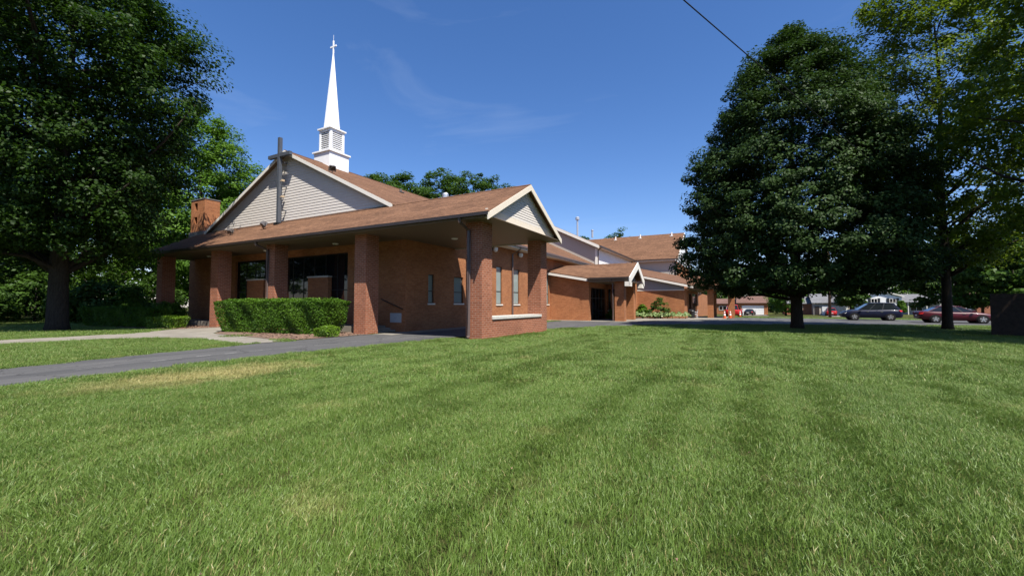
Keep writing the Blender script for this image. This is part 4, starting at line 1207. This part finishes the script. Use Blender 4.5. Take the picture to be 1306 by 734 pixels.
    MB().box(st[0][0] - .012, st[0][0] + .02, -.26, .26, .58, .70).build('number_plate', 'lamp_white', t)
    MB().box(st[-1][0] - .03, st[-1][0] + .012, -.45, .45, .42, .56).build('grille', 'black_metal', t)
    return t
car('parked_car', 'navy blue crossover car on the asphalt beyond the lawn', 'car', (11.5, 54.6, 0.01), rad(180), 'paint_navy', 'suv')
car('parked_car', 'maroon sedan on the asphalt behind the thin trunk', 'car', (16.25, 50.2, 0.01), 0, 'paint_maroon', 'sedan')
car('parked_car', 'bright red vehicle half hidden behind the drop-off canopy columns', 'car', (-0.75, 70.0, terr(70)), rad(84), 'paint_red', 'suv')
car('parked_car', 'black sedan on the driveway of the brown roofed garage', 'car', (2.0, 112, -.9), rad(80), 'paint_black', 'sedan')
car('parked_car', 'red car parked before the white garage door of the grey ranch house', 'car', (17.6, 115, -.9), rad(85), 'paint_red', 'suv')
car('parked_car', 'black car beside the red car at the grey ranch house', 'car', (20.8, 113, -.9), rad(95), 'paint_black', 'sedan')

# ------------------------------------------------------------------ far houses
def gable_roof(root, x0, x1, y0, y1, ze, rise, mat, axis='x', oh=.4):
    if axis == 'x':
        yr = (y0 + y1) / 2
        r = MB().prism([(x0 - oh, y0 - oh, ze), (x0 - oh, yr, ze + rise), (x0 - oh, y1 + oh, ze), (x0 - oh, y1 + oh, ze - .14), (x0 - oh, yr, ze + rise - .16), (x0 - oh, y0 - oh, ze - .14)], (x1 - x0 + 2 * oh, 0, 0))
        return r.build('roof', mat, root)
    xr = (x0 + x1) / 2
    r = MB().prism([(x0 - oh, y0 - oh, ze), (xr, y0 - oh, ze + rise), (x1 + oh, y0 - oh, ze), (x1 + oh, y0 - oh, ze - .14), (xr, y0 - oh, ze + rise - .16), (x0 - oh, y0 - oh, ze - .14)], (0, y1 - y0 + 2 * oh, 0))
    o = r.build('roof', mat, root, swap=True)
    for s in (-1, 1):
        MB().prism([(xr + s * (xr - x0 + oh), y0 - oh - .03, ze - .02), (xr, y0 - oh - .03, ze + rise - .02), (xr, y0 - oh - .03, ze + rise - .28), (xr + s * (xr - x0 + oh), y0 - oh - .03, ze - .28)], (0, .028, 0)).build('rake_board', 'trim_white', o)
    return o
def garage_door(root, x0, x1, y, z0, z1):
    d = MB().box(x0, x1, y - .04, y + .05, z0, z1).build('garage_door', 'door_white', root)
    n = 4
    for k in range(n):
        a, b = z0 + (z1 - z0) * k / n, z0 + (z1 - z0) * (k + 1) / n
        MB().box(x0 + .03, x1 - .03, y - .07, y - .042, a + .02, b - .02).build('panel', 'door_white', d)
GZ = -.9
h1 = thing('ranch_house', 'low house with russet brown roof and white garage door', 'house', (3.0, 124, GZ), world=True)
wallgrid('x', 120, 120.25, -.4, 6.0, GZ, GZ + 2.75, [(.4, 5.2, GZ + .02, GZ + 2.25)]).build('wall', 'brick_orange', h1)
MB().box(-.4, 6.0, 120.252, 128, GZ, GZ + 2.75).build('house_body', 'brick_orange', h1)
garage_door(h1, .42, 5.18, 120.1, GZ + .02, GZ + 2.23)
gable_roof(h1, -.4, 6.0, 120, 128, GZ + 2.9, 1.7, 'shingle_russet')
MB().box(-6.5, -.42, 122, 128, GZ, GZ + 2.6).build('wing', 'brick_orange', h1)
gable_roof(h1, -6.5, -.9, 122, 128, GZ + 2.75, 1.3, 'shingle_russet', oh=.35)
window(h1, 'x', 122, -1, -4.8, -3.0, GZ + 1.0, GZ + 2.1, (-3.9,), (), 'trim_white', 'glass_dark', recess=-.07, fw=.09)
sheet('house_drive', [(.2, 70), (5.4, 70), (5.6, 119.9), (.2, 119.9)], -.885, 'concrete')
h2 = thing('ranch_house', 'long brick ranch house with light grey roof and white garage door', 'house', (15.5, 128, GZ), world=True)
MB().box(9.8, 15.4, 125.2, 132, GZ, GZ + 2.6).build('house_body', 'brick_red', h2)
MB().box(15.402, 22.2, 122.2, 132, GZ, GZ + 2.7).build('garage_body', 'siding_tan', h2)
garage_door(h2, 17.0, 21.8, 122.15, GZ + .02, GZ + 2.2)
gable_roof(h2, 9.8, 15.0, 125.2, 132, GZ + 2.75, 1.7, 'shingle_grey')
gable_roof(h2, 15.4, 22.2, 122.2, 132, GZ + 2.9, 2.2, 'shingle_grey')
MB().box(20.4, 21.2, 129, 129.8, GZ + 3.5, GZ + 5.7).build('chimney', 'brick_red', h2)
window(h2, 'x', 125.2, -1, 10.8, 13.6, GZ + .9, GZ + 2.2, (11.7, 12.7), (), 'trim_white', 'glass_dark', recess=-.07, fw=.1)
MB().box(15.6, 16.5, 122.12, 122.198, GZ + .05, GZ + 2.1).build('front_door', 'dark_bronze', h2)
sheet('house_drive', [(15.2, 84), (21.6, 84), (22.0, 122), (16.6, 122)], -.880, 'concrete')
h3 = thing('white_house', 'white two storey house with black shutters and grey roofed porch wing', 'house', (31, 140, GZ), world=True)
MB().box(27.6, 35.4, 138, 146, GZ, GZ + 4.55).build('house_body', 'siding_white', h3)
MB().prism([(27.6, 138.02, GZ + 4.552), (35.4, 138.02, GZ + 4.552), (31.5, 138.02, GZ + 5.95)], (0, 7.9, 0)).build('gable_wall', 'siding_white', h3)
siding(h3, 'x', 137.99, -1, GZ + .3, GZ + 4.5, .2, lambda z: (27.62, 35.38), 'siding_white', each=False)
gable_roof(h3, 27.6, 35.4, 138, 146, GZ + 4.6, 1.5, 'shingle_grey', axis='y')
for a in (29.4, 33.0):
    w = window(h3, 'x', 137.97, -1, a, a + 1.3, GZ + 2.9, GZ + 4.0, (a + .65,), (), 'trim_white', 'glass_dark', recess=-.07, fw=.1)
    MB().box(a - .52, a - .04, 137.88, 137.96, GZ + 2.85, GZ + 4.05).build('shutter', 'shutter_black', h3)
    MB().box(a + 1.34, a + 1.82, 137.88, 137.96, GZ + 2.85, GZ + 4.05).build('shutter', 'shutter_black', h3)
MB().box(35.402, 43.0, 139.5, 146, GZ, GZ + 2.9).build('porch_wing', 'siding_grey', h3)
gable_roof(h3, 35.8, 43.0, 137.5, 146, GZ + 3.1, 2.0, 'shingle_grey')
window(h3, 'x', 139.5, -1, 37.3, 39.6, GZ + .9, GZ + 2.3, (38.45,), (), 'trim_white', 'glass_dark', recess=-.07, fw=.1)
window(h3, 'x', 139.5, -1, 41.0, 42.0, GZ + .05, GZ + 2.2, (), (), 'trim_white', 'glass_dark', recess=-.07, fw=.1)
for a in (36.4, 39.8, 42.8): MB().box(a - .08, a + .08, 137.35, 137.51, GZ, GZ + 2.95).build('porch_post', 'trim_white', h3)
h4 = thing('brick_house', 'brick house with grey roof and white garage door beyond the maroon sedan', 'house', (47, 140, GZ), world=True)
MB().box(44.2, 48.6, 139, 147, GZ, GZ + 2.8).build('garage_body', 'siding_tan', h4)
MB().box(48.602, 57, 138, 147, GZ, GZ + 3.2).build('house_body', 'brick_red', h4)
garage_door(h4, 44.6, 48.0, 138.95, GZ + .02, GZ + 2.2)
gable_roof(h4, 44.2, 48.2, 139, 147, GZ + 3.0, 1.9, 'shingle_grey')
gable_roof(h4, 48.6, 57, 138, 147, GZ + 3.4, 2.2, 'shingle_russet')
window(h4, 'x', 138, -1, 51, 53.5, GZ + .9, GZ + 2.3, (52.2,), (), 'trim_white', 'glass_dark', recess=-.07, fw=.1)

# ------------------------------------------------------------------ small things by the canopy
def cone(loc, label):
    t = thing('traffic_cone', label, 'traffic cone', loc, 0, 'orange cones by the drop-off canopy')
    MB().box(-.18, .18, -.18, .18, 0, .035).build('base', 'orange_plastic', t, bevel=.01)
    MB().lathe([(.145, .035), (.115, .30)], n=16).build('cone_body', 'orange_plastic', t, smooth=False)
    MB().lathe([(.1152, .3005), (.088, .50)], n=16).build('reflective_band', 'reflective_white', t)
    MB().lathe([(.0878, .5005), (.076, .60)], n=16).build('cone_body', 'orange_plastic', t)
    MB().lathe([(.0758, .6005), (.056, .74)], n=16).build('reflective_band', 'reflective_white', t)
    MB().lathe([(.0558, .7405), (.03, .90), (.026, .92)], n=16).build('cone_body', 'orange_plastic', t)
    t.scale = (1.05, 1.05, 1.05)
cone((-1.55, 53.7, .025), 'orange traffic cone beside the canopy column nearest the planting')
cone((-1.0, 55.0, .025), 'orange traffic cone in front of the outer canopy column')
cone((0.0, 62.0, terr(62)), 'orange traffic cone on the asphalt beside the red vehicle')
ct = thing('garden_chair', 'pale grey plastic armchair on the walk outside the wing entrance', 'chair', (-4.75, 54.2, .025), rad(-70))
MB().box(-.24, .24, -.22, .24, .41, .45).build('seat', 'plastic_grey', ct, bevel=.015)
MB().prism([(-.24, .22, .452), (.24, .22, .452), (.22, .34, .92), (-.22, .34, .92)], (0, .03, 0)).build('backrest', 'plastic_grey', ct, bevel=.01)
for s in (-1, 1):
    for y in (-.2, .24):
        MB().tube([(s * .27, y - .03 if y < 0 else y + .05, 0), (s * .24, y, .41)], [.022, .026], 6).build('leg', 'plastic_grey', ct)
    MB().tube([(s * .25, -.18, .45), (s * .27, -.2, .66), (s * .27, .3, .68)], .022, 6).build('armrest', 'plastic_grey', ct)
mt = thing('litter_bin', 'black round litter bin beside the pale plastic armchair', 'bin', (-4.9, 53.2, .02))
MB().lathe([(.22, 0), (.27, .05), (.29, .72), (.26, .72)], n=18).build('body', 'black_metal', mt)
MB().lathe([(.31, .722), (.31, .78), (.2, .92), (.05, .95)], n=18).build('lid', 'black_metal', mt)

# ------------------------------------------------------------------ dark board enclosure at the right
en = thing('board_enclosure', 'dark stained board enclosure in deep shade under the trees', 'fence', (11.3, 30.7, 0), rad(-25))
for k in range(22):
    MB().box(k * .19, k * .19 + .19, 0 + .012 * (k % 2), .03 + .012 * (k % 2), .03, 2.12 + .02 * ((k * 7) % 3)).build('board', 'stained_wood', en)
for k in range(16):
    MB().box(0.0, .03, .035 + k * .19, .035 + k * .19 + .18, .03, 2.12 + .02 * ((k * 5) % 3)).build('board', 'stained_wood', en)
for x, y in ((.1, .1), (2.1, .1), (4.1, .1), (.1, 1.6), (.1, 3.0)):
    MB().box(x - .05, x + .05, y - .05, y + .05, -.1, 2.05).build('post', 'stained_wood', en)
for z in (.4, 1.1, 1.8): MB().box(.16, 4.15, .032, .07, z, z + .09).build('rail', 'stained_wood', en)

# ------------------------------------------------------------------ poles and cable
def pole(loc, h, label, arm=True):
    t = thing('utility_pole', label, 'utility pole', loc, rad(20))
    MB().tube([(0, 0, -.3), (0, 0, h)], [.17, .11], 10).build('shaft', 'pole_wood', t, smooth=True)
    if arm:
        MB().box(-1.1, 1.1, -.19, -.08, h - .6, h - .48).build('crossarm', 'pole_wood', t)
        for x in (-.95, -.35, .35, .95): MB().lathe([(.03, h - .48), (.06, h - .42), (.03, h - .34)], (x, -.135, 0), 8).build('insulator', 'lamp_grey', t)
pole((10.0, 66.0, terr(66)), 9.0, 'brown wooden utility pole beyond the parking lot, in front of the grey ranch house')
d0, d1 = Vector((-1.18, 10.69, 9.0)), Vector((0.42, 14.45, 9.0))
dv = (d1 - d0).normalized()
A, Bq = d0 - dv * 34, d0 + dv * 82
pole((A.x, A.y, 0), 9.6, 'wooden utility pole carrying the overhead cable behind the viewer', False)
pole((Bq.x, Bq.y, 0), 9.6, 'wooden utility pole carrying the overhead cable among the far trees', False)
cpts = []
for k in range(41):
    f = k / 40
    p = A.lerp(Bq, f)
    p.z = 9.45 - 4 * .48 * f * (1 - f) + .06
    cpts.append(p)
cb = MB().tube(cpts, .016, 6).build('overhead_cable', 'cable_black')
tag(cb, 'thin black cable crossing the sky above the egg shaped tree', 'cable')

# ------------------------------------------------------------------ grass
def inside(P, poly):
    x, y = P[:, 0], P[:, 1]
    r = np.zeros(len(P), bool)
    n = len(poly)
    for i in range(n):
        (x0, y0), (x1, y1) = poly[i], poly[(i + 1) % n]
        c = ((y0 > y) != (y1 > y)) & (x < (x1 - x0) * (y - y0) / ((y1 - y0) + 1e-12) + x0)
        r ^= c
    return r
HARD = [dp, LOT, WALK, [(-28.2, 14.7), (-25.4, 12.65), (-20.4, 12.05), (-18.4, 11.9), (-17.4, 11.6), (-17.4, 18), (-28.5, 18)], [(-43, 12.0), (-36, 12.4), (-32.1, 13.7), (-32.1, 18), (-43, 18)],
        [(-45, 16.1), (-10.25, 16.1), (-10.25, 23.75), (-12.2, 24.2), (-45, 58)], [(-17.3, 38), (-8.3, 38.5), (-1, 51), (-1, 100), (-60, 100)]]
def tuft(rad_, nb, h0, h1, w, lean, seed):
    r = np.random.default_rng(seed)
    rr = rad_ * np.sqrt(r.uniform(0, 1, nb)); a = r.uniform(0, 2 * np.pi, nb)
    bx, by = rr * np.cos(a), rr * np.sin(a)
    hh = r.uniform(h0 * .7, h1, nb) * np.where(r.uniform(0, 1, nb) < .08, 1.55, 1)
    ang = r.uniform(0, 2 * np.pi, nb)
    wx, wy = np.cos(ang) * w / 2, np.sin(ang) * w / 2
    mag = np.abs(r.normal(.5, .32, nb)) * hh
    wk = np.where(r.uniform(0, 1, nb) < .14, 1.7, 1.0); wx *= wk; wy *= wk
    la = r.uniform(0, 2 * np.pi, nb)
    lx, ly = np.cos(la) * mag, np.sin(la) * mag + lean * hh
    V = np.empty((nb, 5, 3))
    z0 = np.full(nb, -.004)
    V[:, 0] = np.stack([bx - wx, by - wy, z0], 1); V[:, 1] = np.stack([bx + wx, by + wy, z0], 1)
    V[:, 2] = np.stack([bx + wx * .8 + lx * .38, by + wy * .8 + ly * .38, hh * .58], 1)
    V[:, 3] = np.stack([bx - wx * .8 + lx * .38, by - wy * .8 + ly * .38, hh * .58], 1)
    V[:, 4] = np.stack([bx + lx, by + ly, hh * .93], 1)
    k = (np.arange(nb) * 5)[:, None]
    q = (k + np.array([[0, 1, 2, 3]])).tolist(); t3 = (k + np.array([[3, 2, 4]])).tolist()
    me = bpy.data.meshes.new('tuft')
    me.from_pydata(V.reshape(-1, 3).tolist(), [], q + t3)
    at = me.attributes.new('tint', 'FLOAT', 'POINT')
    at.data.foreach_set('value', np.repeat(r.uniform(0, 1, nb), 5).astype(np.float32))
    me.materials.append(MATS['grass_blade'])
    return me
def grass_field(name, label, pts, coll, nvar):
    P = np.array(pts)
    n = len(P)
    me = bpy.data.meshes.new(name)
    me.from_pydata([(x, y, 0.0) for x, y in P], [], [])
    ph = (P[:, 0] + .12 * np.sin(P[:, 1] * .35) + .05 * P[:, 1] * 0) / 1.0
    lanew = .34 + .14 * np.sin(np.floor(ph) * 2.4) + .10 * np.sin(np.floor(ph) * 1.1 + 2)
    stripe = ((ph % 1.0) < lanew).astype(int)
    vi = rng.integers(0, nvar, n) + stripe * nvar
    a = me.attributes.new('vi', 'INT', 'POINT'); a.data.foreach_set('value', vi.astype(np.int32))
    rot = np.zeros((n, 3)); rot[:, 2] = rng.uniform(-.5, .5, n)
    a = me.attributes.new('rot', 'FLOAT_VECTOR', 'POINT'); a.data.foreach_set('vector', rot.reshape(-1).astype(np.float32))
    s = rng.uniform(.85, 1.15, n)
    tall = 1 + .30 * np.sin(P[:, 0] * 1.9 + np.sin(P[:, 1] * 1.1) * 2) * np.sin(P[:, 1] * 1.4 + 1) + rng.normal(0, .08, n)
    sc = np.stack([s, s, np.clip(s * tall, .55, 1.6)], 1)
    a = me.attributes.new('sc', 'FLOAT_VECTOR', 'POINT'); a.data.foreach_set('vector', sc.reshape(-1).astype(np.float32))
    o = bpy.data.objects.new(name, me)
    COL.objects.link(o)
    tag(o, label, 'grass', kind='stuff')
    ng = bpy.data.node_groups.new(name, 'GeometryNodeTree')
    ng.interface.new_socket('Geometry', in_out='INPUT', socket_type='NodeSocketGeometry')
    ng.interface.new_socket('Geometry', in_out='OUTPUT', socket_type='NodeSocketGeometry')
    N, Lk = ng.nodes, ng.links
    gi, go = N.new('NodeGroupInput'), N.new('NodeGroupOutput')
    ci = N.new('GeometryNodeCollectionInfo')
    ci.inputs['Collection'].default_value = coll
    ci.inputs['Separate Children'].default_value = True
    ci.inputs['Reset Children'].default_value = True
    ip = N.new('GeometryNodeInstanceOnPoints')
    ip.inputs['Pick Instance'].default_value = True
    def na(nm, dt):
        q = N.new('GeometryNodeInputNamedAttribute'); q.data_type = dt; q.inputs['Name'].default_value = nm
        return q.outputs['Attribute']
    Lk.new(gi.outputs[0], ip.inputs['Points'])
    Lk.new(ci.outputs[0], ip.inputs['Instance'])
    Lk.new(na('vi', 'INT'), ip.inputs['Instance Index'])
    e2r = N.new('FunctionNodeEulerToRotation')
    Lk.new(na('rot', 'FLOAT_VECTOR'), e2r.inputs[0])
    Lk.new(e2r.outputs[0], ip.inputs['Rotation'])
    Lk.new(na('sc', 'FLOAT_VECTOR'), ip.inputs['Scale'])
    Lk.new(ip.outputs[0], go.inputs[0])
    md = o.modifiers.new('grass', 'NODES')
    md.node_group = ng
    return o
def tufts(nm, rad_, nb, h0, h1, w, nvar, lean):
    c = bpy.data.collections.new(nm)
    k = 0
    for s in (1, -1):
        for i in range(nvar):
            o = bpy.data.objects.new('%s_%02d' % (nm, k), tuft(rad_, nb, h0, h1, w, lean * s, 100 + k))
            c.objects.link(o); k += 1
    return c
def scatter(step, z0, z1, margin=1.32):
    xs, ys = np.arange(-75, 50, step), np.arange(-8, 62, step)
    X, Y = np.meshgrid(xs, ys)
    P = np.stack([X.ravel(), Y.ravel()], 1) + rng.uniform(-.5, .5, (X.size, 2)) * step
    zc = -math.sin(YAW) * P[:, 0] + math.cos(YAW) * P[:, 1]
    xr = math.cos(YAW) * P[:, 0] + math.sin(YAW) * P[:, 1]
    ok = (zc >= z0) & (zc < z1) & (np.abs(xr) < margin * zc + 1.6)
    P = P[ok]
    bad = np.zeros(len(P), bool)
    for poly in HARD: bad |= inside(P, poly)
    return P[~bad]
near = tufts('tuft_near', .30, 900, .034, .070, .0046, 5, .31)
mid_ = tufts('tuft_mid', .42, 700, .036, .070, .0075, 4, .36)
far_ = tufts('tuft_far', .72, 620, .04, .07, .020, 4, .38)
grass_field('grass_near', 'short mown green grass of the front lawn close by', scatter(.30, .8, 8.5), near, 5)
grass_field('grass_middle', 'short mown green grass across the middle of the lawn', scatter(.43, 8.5, 21), mid_, 4)
grass_field('grass_far', 'short mown green grass of the lawn toward the trees and walks', scatter(.82, 21, 62), far_, 4)
# drier fringe creeping over the edges of the drive and the footpath
def fringe(line, side, step=.16):
    out = []
    for (x0, y0), (x1, y1) in zip(line[:-1], line[1:]):
        L = math.hypot(x1 - x0, y1 - y0)
        nx, ny = -(y1 - y0) / L * side, (x1 - x0) / L * side
        for k in range(int(L / step)):
            f = (k + random.random()) * step / L
            d = random.gauss(.05, .07)
            out.append((x0 + (x1 - x0) * f + nx * d, y0 + (y1 - y0) * f + ny * d))
    return out
edge = tufts('tuft_edge', .13, 90, .03, .075, .009, 3, .05)
fr = [p for p in fringe(DRIVE_L[1:6], 1) + fringe(DRIVE_R[1:7], -1) + fringe([(-26.0, 4), (-25.6, 8.2), (-23.8, 9.9), (-21.5, 10.3), (-18.1, 9.6)], -1) + fringe([(-31, -8), (-29.2, 5.5), (-29.6, 10.4)], 1) if p[1] > -4]
grass_field('grass_fringe', 'ragged grass fringe along the edges of the drive and footpath', fr, edge, 3)
# a few dry leaves and straws on the turf
lf = MB()
for _ in range(45):
    z = random.uniform(2.4, 16); xr = random.uniform(-1.15, 1.15) * z
    x = math.cos(YAW) * xr - math.sin(YAW) * z; y = math.sin(YAW) * xr + math.cos(YAW) * z
    if inside(np.array([[x, y]]), dp)[0]: continue
    a, l = random.uniform(0, 6.28), random.uniform(.008, .018)
    c, s = math.cos(a) * l, math.sin(a) * l
    lf.add([(x - c, y - s, .045), (x + s * .6, y - c * .6, .06), (x + c, y + s, .05), (x - s * .6, y + c * .6, .062)], [(0, 1, 2, 3)])
lo = lf.build('dry_leaves', 'mulch_chip'); tag(lo, 'scattered small dry tan leaves lying on the lawn', 'leaves', kind='stuff')
